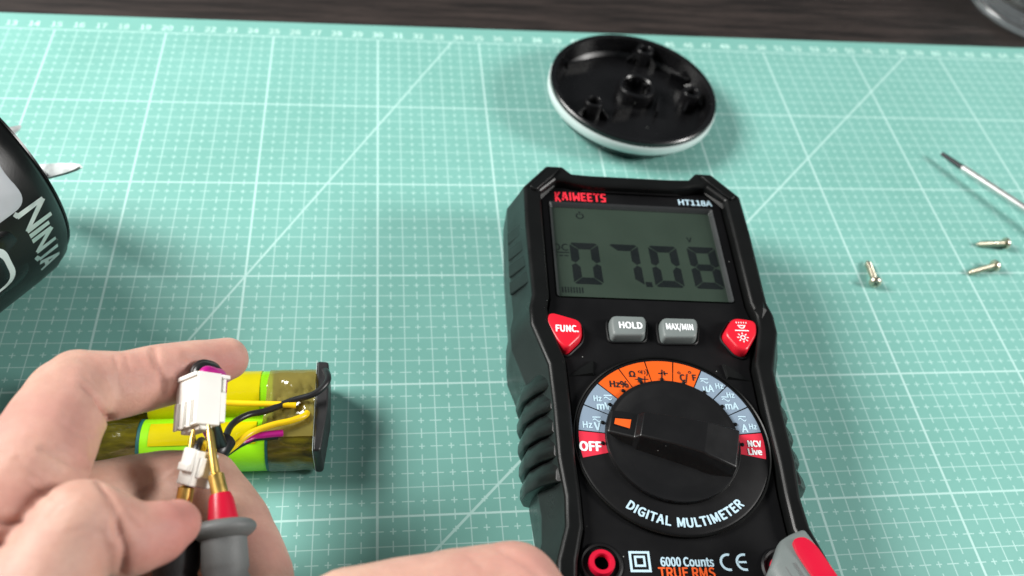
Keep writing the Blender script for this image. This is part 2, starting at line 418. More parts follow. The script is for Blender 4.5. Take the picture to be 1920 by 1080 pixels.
# front panel with screen cut-out built as a frame of butted pieces around the window
pin = offset(inn, -0.06)
WX0, WX1, WY0, WY1 = -3.18, 3.10, 5.52, 10.02
top_poly = [p for p in pin if p[1] > WY1]
PZ = 3.56
def panel_with_hole(poly, hole, z0, z1):
    bm = bmesh.new()
    for z in (z0, z1):
        for pl in (poly, hole):
            vs = [bm.verts.new((x * S, y * S, z * S)) for x, y in pl]
            for i in range(len(vs)): bm.edges.new((vs[i], vs[(i + 1) % len(vs)]))
    bm.edges.ensure_lookup_table()
    n1, n2 = len(poly), len(hole); k = n1 + n2
    for lev in (0, 1):
        ed = [e for e in bm.edges if all(lev * k <= vv.index < (lev + 1) * k for vv in e.verts)] if False else None
    bm.verts.index_update()
    for lev in (0, 1):
        ed = [e for e in bm.edges if all(lev * k <= vv.index < (lev + 1) * k for vv in e.verts)]
        bmesh.ops.triangle_fill(bm, use_beauty=True, use_dissolve=False, edges=ed)
    bm.verts.ensure_lookup_table()
    for st, nn in ((0, n1), (n1, n2)):
        for i in range(nn):
            a, b = bm.verts[st + i], bm.verts[st + (i + 1) % nn]; c, d = bm.verts[k + st + (i + 1) % nn], bm.verts[k + st + i]
            bm.faces.new((a, b, c, d))
    bmesh.ops.recalc_face_normals(bm, faces=bm.faces)
    me = D.meshes.new('front_panel'); bm.to_mesh(me); bm.free(); return me
hole = rounded([(WX0, WY0), (WX1, WY0), (WX1, WY1), (WX0, WY1)], 0.12, 3)
me = panel_with_hole(pin, hole, 3.1, PZ)
link('front_panel', me, M['panel'], mm, smooth=False, bevel=0.04, angle=50)
# bezel frame sloping down to the display
def hole_in(d): return rounded([(WX0 + d, WY0 + d), (WX1 - d, WY0 + d), (WX1 - d, WY1 - d), (WX0 + d, WY1 - d)], max(0.02, 0.12 - d * 0.6), 3)
h1 = hole_in(0.01); h2 = hole_in(0.13)
v, f = loft([ring(h1, PZ + 0.035), ring(h2, 3.42), ring(h2, 3.36), ring(h1, 3.36)], False, False)
mesh('screen_bezel', v, f, M['rim_grey'], mm, smooth=False)
LZ = 3.40
lcd = mesh('display', *prism(hole_in(0.11), 3.2, LZ), M['lcd'], mm, smooth=False)
pq = hole_in(0.02); mesh('window_pane', ring(pq, PZ - 0.04), [tuple(range(len(pq)))], M['pane'], mm, smooth=False)
# seven-segment digits
def seg7(x, y, w_, h_, on, sl=-0.02):
    t = 0.30; g = 0.018; parts = []
    def P(pts): parts.append(([(x + a + sl * (b - h_ / 2), y + b, LZ + 0.006) for a, b in pts], [tuple(range(len(pts)))]))
    m_ = h_ / 2
    if 'a' in on: P([(0.1, h_), (w_ - 0.1, h_), (w_ - 0.02 - g, h_ - 0.05), (w_ - t - g, h_ - t), (t + g, h_ - t), (0.02 + g, h_ - 0.05)])
    if 'd' in on: P([(0.1, 0), (0.02 + g, 0.05), (t + g, t), (w_ - t - g, t), (w_ - 0.02 - g, 0.05), (w_ - 0.1, 0)])
    if 'f' in on: P([(0, h_ - 0.08), (t, h_ - t - g), (t, m_ + t / 2 + 0.03), (t * 0.5, m_ + g), (0, m_ + 0.1)])
    if 'b' in on: P([(w_, h_ - 0.08), (w_, m_ + 0.1), (w_ - t * 0.5, m_ + g), (w_ - t, m_ + t / 2 + 0.03), (w_ - t, h_ - t - g)])
    if 'e' in on: P([(0, 0.08), (0, m_ - 0.1), (t * 0.5, m_ - g), (t, m_ - t / 2 - 0.03), (t, t + g)])
    if 'c' in on: P([(w_, 0.08), (w_ - t, t + g), (w_ - t, m_ - t / 2 - 0.03), (w_ - t * 0.5, m_ - g), (w_, m_ - 0.1)])
    if 'g' in on: P([(t * 0.62, m_), (t, m_ + t / 2), (w_ - t, m_ + t / 2), (w_ - t * 0.62, m_), (w_ - t, m_ - t / 2), (t, m_ - t / 2)])
    return join(*parts)
digs = [((1076, 532), (1074, 455), (1131, 532), 'abcdef'), ((1152, 535), (1150, 458), (1208, 535), 'abc'), ((1229, 538), (1224, 461), (1283, 538), 'abcdef'), ((1304, 541), (1297, 463), (1358, 541), 'abcdefg')]
for bl, tl, br, on in digs:
    x0, y0 = lp(*bl, LZ); x1, y1 = lp(*tl, LZ); x2, y2 = lp(*br, LZ)
    flat('digit', seg7(x0, y0, x2 - x0, y1 - y0, on), M['seg'], lcd)
px, py = lp(1217, 534, LZ)
flat('decimal_point', ([(px - 0.1, py - 0.1, LZ + 0.006), (px + 0.13, py - 0.1, LZ + 0.006), (px + 0.11, py + 0.12, LZ + 0.006), (px - 0.12, py + 0.12, LZ + 0.006)], [(0, 1, 2, 3)]), M['seg'], lcd)
def lz(x, y): return lp(x, y, LZ)
zz = LZ + 0.006
x0, y0 = lz(1051, 462)
ind = []; flat('mode_indicator', text_vf('DC', 0.44, x0, y0, zz, bold=0.002), M['seg'], lcd)
x0, y0 = lz(1052, 473); ind.append(box(x0 - 0.29, x0 + 0.29, y0 - 0.02, y0 + 0.02, zz - 0.002, zz))
x0, y0 = lz(1052, 479)
flat('direct_current_bar', ind.pop(), M['seg'], lcd)
for k in (-1, 0, 1): ind.append(box(x0 + k * 0.2 - 0.07, x0 + k * 0.2 + 0.07, y0 - 0.02, y0 + 0.02, zz - 0.002, zz))
for q in ind: flat('direct_current_dash', q, M['seg'], lcd)
x0, y0 = lz(1292, 449); flat('volt_indicator', text_vf('V', 0.32, x0, y0, zz, bold=0.006), M['seg'], lcd)
x0, y0 = lz(1054, 543)
for k in range(8): flat('bar_graph_segment', box(x0 + k * 0.1, x0 + k * 0.1 + 0.045, y0 - 0.13, y0 + 0.13, zz - 0.002, zz), M['seg'], lcd)
x0, y0 = lz(1087, 405)
def arc(cx, cy, r, a0, a1, t, z, n=14):
    V = []; F = []
    for i in range(n + 1):
        a = math.radians(a0 + (a1 - a0) * i / n)
        V += [(cx + (r - t / 2) * math.cos(a), cy + (r - t / 2) * math.sin(a), z), (cx + (r + t / 2) * math.cos(a), cy + (r + t / 2) * math.sin(a), z)]
    for i in range(n): F.append((2 * i, 2 * i + 1, 2 * i + 3, 2 * i + 2))
    return V, F
flat('auto_off_symbol', join(arc(x0, y0, 0.13, 120, 420, 0.045, zz), arc(x0, y0 + 0.02, 0.1, 80, 100, 0.2, zz, 2)), M['seg'], lcd)
# brand lettering in angular strokes
GL = {'K': [[(0, 0), (0, 1)], [(0.9, 1), (0.15, 0.5), (0.95, 0)]], 'A': [[(0, 0), (0.35, 1), (0.65, 1), (1, 0)], [(0.2, 0.3), (0.8, 0.3)]], 'I': [[(0.5, 1), (0.5, 0)]],
      'W': [[(0, 1), (0.05, 0), (0.5, 0.55), (0.95, 0), (1, 1)]], 'E': [[(0.9, 1), (0, 1), (0, 0), (0.9, 0)], [(0, 0.5), (0.75, 0.5)]], 'T': [[(0, 1), (1, 1)], [(0.5, 1), (0.5, 0)]],
      'S': [[(0.95, 1), (0.1, 1), (0, 0.55), (0.9, 0.45), (0.85, 0), (0, 0)]]}
x0, y0 = lp(1041, 376, PZ); x1, y1 = lp(1138, 378, PZ)
cw = (x1 - x0) / 8
bw_ = [0.19, 0.20, 0.05, 0.25, 0.17, 0.17, 0.19, 0.18]; bx_ = [0.04]
for q in bw_: bx_.append(bx_[-1] + q + 0.125)
sc_ = (x1 - x0) / (bx_[-1] - 0.06); bw_ = [q * sc_ for q in bw_]; bx_ = [q * sc_ for q in bx_]
parts = []
for i, ch in enumerate('KAIWEETS'):
    h = 0.44 if i == 0 else 0.36
    parts.append(stroke_vf(GL[ch], x0 + bx_[i], y0 + 0.05 + (0.37 - h), PZ + 0.012, h, bw_[i], 0.07))
flat('brand_lettering', join(*parts), M['ink_red'], mm)
x0, y0 = lp(1302, 380, PZ)
flat('model_lettering', text_vf('HT118A', 0.37, x0, y0, PZ + 0.012, bold=0.012, sx=1.02), M['ink_blue'], mm)
# raised dial plate and coloured sectors
BZ = 3.68
v, f = lathe([(3.06, PZ - 0.2), (3.06, PZ + 0.06), (3.0, BZ - 0.02), (2.95, BZ), (0, BZ)], 128)
mesh('dial_plate', v, f, M['panel'], mm)
v, f = lathe([(3.02, PZ - 0.05), (3.09, PZ - 0.05), (3.09, BZ), (3.06, BZ + 0.03), (3.03, BZ)], 128, close=True)
mesh('dial_rim', v, f, M['holster'], mm)
A0 = 90.5 + 18.65 * 5.5
def sector(a0, a1, r0, r1, z0, z1, n=10):
    o = [(r1 * math.cos(math.radians(a0 + (a1 - a0) * i / n)), r1 * math.sin(math.radians(a0 + (a1 - a0) * i / n))) for i in range(n + 1)]
    o += [(r0 * math.cos(math.radians(a1 + (a0 - a1) * i / n)), r0 * math.sin(math.radians(a1 + (a0 - a1) * i / n))) for i in range(n + 1)]
    return prism(o, z0, z1)
TXZ = BZ + 0.022
def tilde(cx, cy, w_, z, bar=True, t=0.04):
    pts = [(cx - w_ / 2 + w_ * i / 8, cy + 0.045 * math.sin(2 * math.pi * i / 8)) for i in range(9)]
    V = []; F = []
    for i, (a, b) in enumerate(pts): V += [(a, b - t / 2, z), (a, b + t / 2, z)]
    for i in range(8): F.append((2 * i, 2 * i + 2, 2 * i + 3, 2 * i + 1))
    r = [(V, F)]
    if bar: r.append(([(cx - w_ / 2, cy + 0.09, z), (cx + w_ / 2, cy + 0.09, z), (cx + w_ / 2, cy + 0.13, z), (cx - w_ / 2, cy + 0.13, z)], [(0, 1, 2, 3)]))
    return join(*r)
def LT(body, x, y, size, bold=0.012, sx=1.0): 
    a, b = lp(x, y, TXZ); return text_vf(body, size * 0.88, a, b, TXZ, bold=bold, sx=sx)
def TL(x, y, w_):
    a, b = lp(x, y, TXZ); return tilde(a, b, w_, TXZ)
def LN(pts, t=0.035):
    q = [lp(x, y, TXZ) for x, y in pts]; return stroke_vf([[(a, b) for a, b in q]], 0, 0, TXZ, 1, 1, t)
def poly(pts): 
    q = [lp(x, y, TXZ) for x, y in pts]; return [(a, b, TXZ + 0.001) for a, b in q], [tuple(range(len(q)))]
def arcpx(x, y, r, a0, a1, t=0.03):
    a, b = lp(x, y, TXZ); return arc(a, b, r, a0, a1, t, TXZ)
prints = [
    ('sec_red', 'ink_white', [LT('OFF', 1107, 835, 0.47, 0.022, 0.92)]),
    ('sec_blue', 'ink_blue', [LT('Hz', 1101, 795, 0.34, 0.01, 0.9), LT('V', 1120, 798, 0.42, 0.016, 0.9), TL(1119, 788, 0.26)]),
    ('sec_blue', 'ink_blue', [LT('Hz', 1120, 746, 0.31, 0.012, 0.85), LT('mV', 1131, 760, 0.38, 0.016, 0.9), TL(1140, 747, 0.26)]),
    ('sec_orange', 'ink_black', [LT('Hz%', 1160, 719, 0.36, 0.012, 0.95)]),
    ('sec_orange', 'ink_black', [LT('\u03a9', 1185, 700, 0.34, 0.014), arcpx(1199, 697, 0.04, 0, 360, 0.022), LN([(1203.5, 694), (1203.5, 701)], 0.025), arcpx(1203, 698, 0.11, -40, 40, 0.025), arcpx(1203, 698, 0.19, -40, 40, 0.025),
                                 LN([(1191, 711), (1215, 711)], 0.03), poly([(1196, 706), (1196, 716), (1208, 711)]), LN([(1209, 706), (1209, 717)], 0.035)]),
    ('sec_orange', 'ink_black', [LN([(1235, 700), (1241, 700)], 0.04), LN([(1241, 694), (1241, 707)], 0.045), arcpx(1253, 700, 0.14, 145, 215, 0.045), LN([(1246, 700), (1251, 700)], 0.04)]),
    ('sec_orange', 'ink_black', [arcpx(1273, 699, 0.04, 0, 360, 0.025), LT('C/', 1282, 707, 0.38, 0.014, 0.82), arcpx(1293, 698, 0.04, 0, 360, 0.025), LT('F', 1301, 707, 0.34, 0.014, 0.85)]),
    ('sec_blue', 'ink_blue', [LT('\u03bcA', 1327, 727, 0.40, 0.014, 0.85), LT('Hz', 1348, 723, 0.31, 0.01, 0.85), TL(1321, 716, 0.26)]),
    ('sec_blue', 'ink_blue', [LT('Hz', 1369, 740, 0.30, 0.012, 0.85), LT('mA', 1371, 760, 0.38, 0.014, 0.85), TL(1361, 750, 0.26)]),
    ('sec_blue', 'ink_blue', [LT('A', 1396, 802, 0.42, 0.014, 0.85), LT('Hz', 1411, 799, 0.30, 0.01, 0.85), TL(1392, 787, 0.26)]),
    ('sec_red', 'ink_white', [LT('NCV', 1414, 831, 0.32, 0.014, 0.82), LT('Live', 1415, 846, 0.32, 0.014, 0.86)])]
for k, (ms, mi, tx) in enumerate(prints):
    a1 = A0 - 18.65 * k; a0 = a1 - 18.65
    so = mesh('dial_sector', *sector(a0 + 0.45, a1 - 0.45, 2.0, 2.9, BZ - 0.02, BZ + 0.012), M[ms], mm, smooth=False)
    flat('lettering', join(*tx), M[mi], so)
    am = math.radians((a0 + a1) / 2)
    v, f = lathe([(0, 0.05), (0.04, 0.045), (0.062, 0.02), (0.065, -0.03)], 12)
    mesh('index_dot', [(x + 2.19 * math.cos(am), y + 2.19 * math.sin(am), z + BZ + 0.02) for x, y, z in v], f, M['knob'], mm)
# curved title under the dial
parts = []; title = 'DIGITAL MULTIMETER'
wd = {'I': 0.55, ' ': 0.6, 'M': 1.25, 'L': 0.9, 'E': 0.95, 'T': 0.92}
tot = sum(wd.get(c, 1.0) for c in title); pos = 0
a_s, a_e = 231.5, 311.5
for ch in title:
    w_ = wd.get(ch, 1.0); a = a_s + (a_e - a_s) * (pos + w_ / 2) / tot; pos += w_
    if ch == ' ': continue
    r = 2.63; ar = math.radians(a)
    parts.append(text_vf(ch, 0.38, r * math.cos(ar), r * math.sin(ar), BZ + 0.012, math.radians(a + 90), bold=0.016, sx=0.92))
flat('title_lettering', join(*parts), M['ink_blue'], mm)
# rotary knob
v, f = lathe([(2.1, BZ - 0.05), (2.1, BZ + 0.1), (2.07, BZ + 0.15), (2.0, BZ + 0.16), (1.94, BZ + 0.14), (1.6, BZ + 0.05), (1.5, BZ + 0.04), (0, BZ + 0.04)], 128)
knob = mesh('selector_knob', v, f, M['knob'], mm)
BA = math.radians(-15.5)
prof = [(-2.06, 0.36, BZ + 0.14), (-1.98, 0.40, BZ + 0.22), (-1.2, 0.44, BZ + 0.32), (-1.05, 0.44, BZ + 0.52), (0.0, 0.48, BZ + 0.66), (0.85, 0.54, BZ + 0.70), (1.0, 0.58, BZ + 0.67), (1.88, 0.66, BZ + 0.50), (2.0, 0.5, BZ + 0.2)]
rings = []
for s_, hw, zt in prof:
    dr = 0.26 * min(1.0, (zt - BZ) / 0.6)
    q = [(s_, -hw - dr, BZ + 0.02), (s_, -hw, zt - 0.03), (s_, -hw + 0.04, zt), (s_, hw - 0.04, zt), (s_, hw, zt - 0.03), (s_, hw + dr * 0.8, BZ + 0.02)]
    rings.append([(x * math.cos(BA) - y * math.sin(BA), x * math.sin(BA) + y * math.cos(BA), z) for x, y, z in q])
v, f = loft(rings); mesh('knob_grip', v, f, M['knob'], knob, bevel=0.03, angle=14)
def bp(s_, t, z): return (s_ * math.cos(BA) - t * math.sin(BA), s_ * math.sin(BA) + t * math.cos(BA), z)
pl = [(-1.86, -0.10), (-1.38, -0.16), (-1.38, 0.16), (-1.86, 0.10)]
zt = lambda s_: BZ + 0.238 + (s_ + 1.86) * 0.128
mesh('pointer_recess', [bp(a * 1.0 + (-0.04 if a < -1.6 else 0.05), b * 1.45, zt(a) + 0.002) for a, b in pl] + [bp(a, b, zt(a) - 0.1) for a, b in pl], [(0, 1, 2, 3), (0, 1, 5, 4), (1, 2, 6, 5), (2, 3, 7, 6), (3, 0, 4, 7)], M['gloss_black'], knob, smooth=False)
mesh('pointer_mark', [bp(a, b, zt(a) + 0.012) for a, b in pl] + [bp(a, b, zt(a) - 0.05) for a, b in pl], [(0, 1, 2, 3), (0, 1, 5, 4), (1, 2, 6, 5), (2, 3, 7, 6), (3, 0, 4, 7)], M['sec_orange'], knob, smooth=False)
# push buttons
def button(name, pts, mat, z1, r, parent=mm):
    o = [lp(x, y, z1) for x, y in pts]; o = rounded(o, r, 5)
    cx_ = sum(p[0] for p in o) / len(o); cy_ = sum(p[1] for p in o) / len(o)
    ks = lambda k: [(cx_ + (p[0] - cx_) * k, cy_ + (p[1] - cy_) * k) for p in o]
    v, f = loft([ring(ks(1.06), PZ - 0.1), ring(ks(1.05), PZ + 0.12), ring(ks(1.0), z1 - 0.08), ring(ks(0.93), z1 - 0.015), ring(ks(0.84), z1)])
    b = mesh(name, v, f, mat, parent, angle=60)
    c = ks(1.07); d = ks(1.22)
    v, f = loft([ring(d, PZ - 0.05), ring(d, PZ + 0.05), ring(ks(1.16), PZ + 0.07), ring(c, PZ + 0.02), ring(c, PZ - 0.05)], False, False)
    mesh('button_surround', v, f, M['panel'], parent)
    return b
BT = 3.92
b1 = button('push_button', [(1031, 583), (1090, 600), (1092, 628), (1064, 654), (1046, 640), (1023, 600)], M['red_button'], BT, 0.22)
x0, y0 = lp(1063, 615, BT); flat('lettering', text_vf('FUNC.', 0.35, x0, y0, BT + 0.01, bold=0.014, sx=0.78), M['ink_white'], b1)
b2 = button('push_button', [(1147, 591), (1210, 593), (1212, 604), (1210, 628), (1150, 628), (1146, 604)], M['grey_button'], BT, 0.16)
x0, y0 = lp(1182, 609, BT); flat('lettering', text_vf('HOLD', 0.35, x0, y0, BT + 0.01, bold=0.016, sx=0.88), M['ink_white'], b2)
b3 = button('push_button', [(1242, 595), (1306, 597), (1309, 608), (1307, 632), (1245, 632), (1241, 608)], M['grey_button'], BT, 0.16)
x0, y0 = lp(1274, 612, BT); flat('lettering', text_vf('MAX/MIN', 0.34, x0, y0, BT + 0.01, bold=0.012, sx=0.68), M['ink_white'], b3)
b4 = button('push_button', [(1375, 594), (1418, 600), (1420, 625), (1401, 658), (1384, 653), (1358, 624)], M['red_button'], BT, 0.22)
def bl(x, y): return lp(x, y, BT)
zz = BT + 0.01; ic = []
x0, y0 = bl(1390, 611); ic += [arc(x0, y0, 0.1, 180, 360, 0.035, zz), box(x0 - 0.14, x0 + 0.14, y0 - 0.01, y0 + 0.025, zz - 0.003, zz)]
for k in range(5): ic.append(box(x0 - 0.17 + k * 0.085, x0 - 0.14 + k * 0.085, y0 + 0.1, y0 + 0.16, zz - 0.003, zz))
x0, y0 = bl(1391, 620); ic.append(box(x0 - 0.24, x0 + 0.24, y0 - 0.02, y0 + 0.02, zz - 0.003, zz))
x0, y0 = bl(1393, 633); ic.append(arc(x0, y0, 0.075, 0, 360, 0.035, zz, 20))
for k in range(8):
    a = k * math.pi / 4; ic.append(stroke_vf([[(0.14 * math.cos(a), 0.14 * math.sin(a)), (0.185 * math.cos(a), 0.185 * math.sin(a))]], x0, y0, zz, 1, 1, 0.035))
flat('lettering', join(*ic), M['ink_white'], b4)
# panel facets beside the dial, arrow facet on the holster
for sx in (-1, 1):
    q = [(sx * 3.05, 2.3), (sx * 2.15, 2.92), (sx * 2.2, 2.35), (sx * 2.3, 2.2)]
    mesh('panel_facet', [(q[0][0], q[0][1], PZ), (q[1][0], q[1][1], PZ), (q[2][0], q[2][1], PZ), (sx * 2.2, 2.86, PZ + 0.14), (sx * 2.25, 2.4, PZ + 0.1)], [(0, 1, 3), (1, 2, 4, 3), (0, 3, 4), (0, 4, 2), (0, 2, 1)], M['holster'], mm, smooth=False)
    if sx > 0: mesh('rim_facet', [(sx * 3.55, 4.95, 3.95), (sx * 3.95, 5.35, 3.97), (sx * 4.12, 4.9, 3.9), (sx * 3.75, 4.55, 3.95), (sx * 3.85, 4.98, 4.07)], [(0, 1, 4), (1, 2, 4), (2, 3, 4), (3, 0, 4), (0, 1, 2, 3)], M['holster'], mm, smooth=False)
    # top corner pads and bottom pads
    mesh('corner_pad', *prism(rounded([(sx * 2.75, 11.32), (sx * 3.1, 11.32), (sx * 3.95, 10.3), (sx * 3.72, 10.1), (sx * 3.0, 10.95)][::int(sx)], 0.08), 3.9, 4.07), M['holster'], mm, bevel=0.06)
    mesh('corner_facet', [(sx * 3.2, 11.12, 4.0), (sx * 3.86, 10.28, 4.0), (sx * 3.5, 10.02, 3.62), (sx * 2.92, 10.78, 3.62), (sx * 3.3, 11.2, 3.7), (sx * 3.95, 10.35, 3.7)], [(0, 1, 2, 3), (0, 1, 5, 4)], M['holster'], mm, smooth=False)
# top centre latch
mesh('top_latch', *prism([(-1.5, 10.66), (1.5, 10.66), (1.25, 11.0), (-1.25, 11.0)], 3.6, 3.93), M['panel'], mm, smooth=False, bevel=0.05)
mesh('panel_step', *prism([(-2.0, 10.58), (2.0, 10.58), (1.6, 10.75), (-1.6, 10.75)], PZ - 0.02, PZ + 0.08), M['panel'], mm, smooth=False, bevel=0.03)
# grip ribs along the waist
ribs = [2.05, 1.25, 0.45, -0.35, -1.15]
for sx in (-1, 1):
    for k, vy in enumerate(ribs):
        pr_ = [(3.42, 3.92), (3.72, 3.80), (4.12, 3.2), (4.42, 2.3), (4.46, 1.2), (4.3, 0.5), (3.9, 0.5)]
        def rr(dy, shrink):
            o = []
            for x, z in pr_:
                # ribs slant: lower on the outer side
                sl = 0.75 * (3.92 - z) / 3.4
                o.append((sx * (x - shrink * (0.16 if x > 3.5 else 0)) , vy + dy + sl, z))
            return o
        v, f = loft([rr(-0.40, 1.3), rr(-0.36, 0.25), rr(-0.27, 0), rr(0.0, 0.12), rr(0.38, 1.0)])
        mesh('grip_rib', v, f, M['holster'], mm, bevel=0.035, angle=30)
    for k in range(4):
        vy = 8.55 - 0.78 * k
        pr2 = [(4.12, 3.84), (4.30, 3.47), (4.67, 2.55), (4.60, 2.4), (4.1, 3.4)]
        v, f = loft([[(sx * x, vy + d + 0.45 * (3.84 - z) / 1.4, z) for x, z in pr2] for d in (-0.3, 0.28)])
        mesh('grip_ridge', v, f, M['holster'], mm, bevel=0.04, angle=20)
# sockets and bottom print
for jx, jy in ((lp(1127, 1058, PZ)), (0.15, -5.1), (2.62, -3.95)):
    col = 'probe_red' if jx < 0 or jx > 1 else 'knob'
    v, f = lathe([(0.62, PZ - 0.1), (0.62, PZ + 0.04), (0.56, PZ + 0.08), (0.5, PZ + 0.06), (0.5, PZ - 0.1)], 48)
    s_ = mesh('input_socket', [(x + jx, y + jy, z) for x, y, z in v], f, M['panel'], mm)
    v, f = lathe([(0.37, PZ - 0.2), (0.37, PZ + 0.16), (0.34, PZ + 0.2), (0.24, PZ + 0.2), (0.21, PZ + 0.16), (0.21, PZ + 0.01), (0, PZ + 0.01)], 48)
    mesh('socket_ring', [(x + jx, y + jy, z) for x, y, z in v], f, M[col], s_)
    v, f = lathe([(0.2, PZ + 0.013), (0, PZ + 0.013)], 24); mesh('socket_hole_shade', [(x + jx, y + jy, z + 0.01) for x, y, z in v], f, M['hole_shade'], s_)  # flat disc; the shade of the socket's depth is in its colour
def frame_sq(cx, cy, a, t, z): 
    return join(*[([(cx + x0, cy + y0, z), (cx + x1, cy + y0, z), (cx + x1, cy + y1, z), (cx + x0, cy + y1, z)], [(0, 1, 2, 3)]) for x0, x1, y0, y1 in ((-a, a, a - t, a), (-a, a, -a, -a + t), (-a, -a + t, -a + t, a - t), (a - t, a, -a + t, a - t))])
PT = PZ + 0.012
x0, y0 = lp(1200, 1053, PT)
flat('insulation_symbol', join(frame_sq(x0, y0, 0.30, 0.07, PT), frame_sq(x0, y0 + 0.01, 0.16, 0.065, PT)), M['ink_blue'], mm)
x0, y0 = lp(1288, 1052, PT); flat('count_lettering', text_vf('6000 Counts', 0.35, x0, y0, PT, bold=0.012, sx=0.78), M['ink_blue'], mm)
x0, y0 = lp(1288, 1072, PT); flat('rms_lettering', text_vf('TRUE RMS', 0.40, x0, y0, PT, bold=0.012, sx=0.86), M['ink_orange'], mm)
x0, y0 = lp(1366, 1054, PT); x1, y1 = lp(1396, 1054, PT)
flat('ce_mark', join(arc(x0, y0, 0.22, 75, 285, 0.07, PT), arc(x1, y1, 0.22, 75, 285, 0.07, PT), box(x1 - 0.2, x1 + 0.06, y1 - 0.03, y1 + 0.03, PT - 0.003, PT)), M['ink_blue'], mm)
v, f = loft([[(-3.3, -3.15, PZ - 0.05), (3.3, -3.15, PZ - 0.05), (3.3, -3.05, PZ - 0.05), (-3.3, -3.05, PZ - 0.05)], [(-3.3, -3.13, PZ + 0.0), (3.3, -3.13, PZ + 0.0), (3.3, -3.07, PZ + 0.0), (-3.3, -3.07, PZ + 0.0)]])

# test lead plug standing in the right-hand socket
tp = thing('test_lead_plug', (0, 0, 0), 0, 'grey banana plug with red inset standing in the multimeter socket', 'plug')
a = upv(1408, 1022, 4.6); b_ = upv(1478, 1000, 4.6)
def plug(tp):
    ax = (upv(1560, 1110, 4.9) - upv(1475, 985, 4.7)).normalized(); side = Vector((ax.y, -ax.x, 0)).normalized(); upn = side.cross(ax).normalized()
    if upn.z < 0: upn = -upn; 
    lat = upn.cross(ax).normalized()
    c0 = upv(1482, 1028, 4.5)
    def at(s_, l, h): return tuple(c0 + ax * s_ + lat * l + upn * h)
    def body(o, s0, s1, h0, h1): pass
    prof = [(-0.28, 0.28, 0.2), (-0.2, 0.45, 0.34), (0.15, 0.66, 0.42), (0.45, 0.86, 0.45), (2.6, 0.86, 0.45), (3.0, 0.6, 0.35)]
    rings = [[at(s_, 0.6 - w_ + w_ * math.copysign(abs(math.cos(t)) ** 0.45, math.cos(t)), h_ * math.copysign(abs(math.sin(t)) ** 0.6, math.sin(t))) for t in [2 * math.pi * j / 20 for j in range(20)]] for s_, w_, h_ in prof]
    v, f = loft(rings); body_ = mesh('plug_body', v, f, M['grey_button'], tp, angle=50)
    o = rounded([(-0.05, -0.1), (0.0, 0.3), (0.35, 0.44), (2.5, 0.44), (2.5, -0.22), (0.35, -0.22)], 0.25, 5)
    v, f = loft([[at(x, y, 0.36) for x, y in o], [at(x, y, 0.49) for x, y in o], [at(x, y, 0.52) for x, y in offset(o, -0.06)]])
    mesh('red_inset', v, f, M['probe_red'], tp, angle=50)
    for k in range(2):
        v, f = tube([at(0.55, -0.42 - 0.28 * k, 0.44 - 0.03 * k), at(2.6, -0.44 - 0.28 * k, 0.44 - 0.03 * k)], 0.035, 8, smooth=False)
        mesh('plug_rib', v, f, M['probe_grey'], tp)
    p0 = Vector(at(0.6, 0, -0.2)); sx_, sy_ = 2.62, -3.95
    wpt = MO + mrx * sx_ + mry * sy_
    p1 = Vector((wpt[0], wpt[1], PZ + 0.05))
    v, f = tube([p0, p1], [0.3, 0.2], 16, smooth=False); mesh('plug_pin', v, f, M['knob'], tp)
plug(tp)

# ------------------------------------------------------------------ round base cover (lid) lying open side up
LR = 3.97
lid = thing('base_cover', (41.72, -4.98, 0), label='round black plastic base cover with pale sealing ring lying open side up', cat='cover')
nrm = Vector((0.05, 0.004, 1)).normalized()
lrot = Vector((0, 0, 1)).rotation_difference(nrm)
LM = lrot.to_matrix()
def lv(vs, dz=0.0):
    return [tuple(LM @ Vector((p[0] * 0.992, p[1] * 0.992, p[2] + 0.22 * min(1.0, max(0.0, p[2] - 0.1) / 0.3))) + Vector((0, 0, dz))) for p in vs]
LB = 0.02
def lidmesh(name, vf, mat, parent=lid, **k): return mesh(name, lv(vf[0], LB), vf[1], mat, parent, **k)
shell = lidmesh('shell', lathe([(0, 0.1), (2.6, 0.0), (3.2, 0.03), (3.55, 0.16), (3.82, 0.5), (3.9, 0.62), (3.9, 0.95), (3.96, 0.99), (3.97, 1.17), (3.92, 1.22), (3.8, 1.22), (3.72, 1.16), (3.68, 0.9), (3.62, 0.45), (3.45, 0.34), (0, 0.31)], 128), M['gloss_black'])
lidmesh('sealing_ring', lathe([(3.84, 0.54), (3.98, 0.53), (4.02, 0.59), (4.03, 0.90), (3.99, 0.97), (3.88, 0.96)], 128, close=True), M['seal'])
def lidpt(x, y, z):
    p = up(x, y, z); return Vector((p[0] - 41.72, p[1] + 4.98, 0))
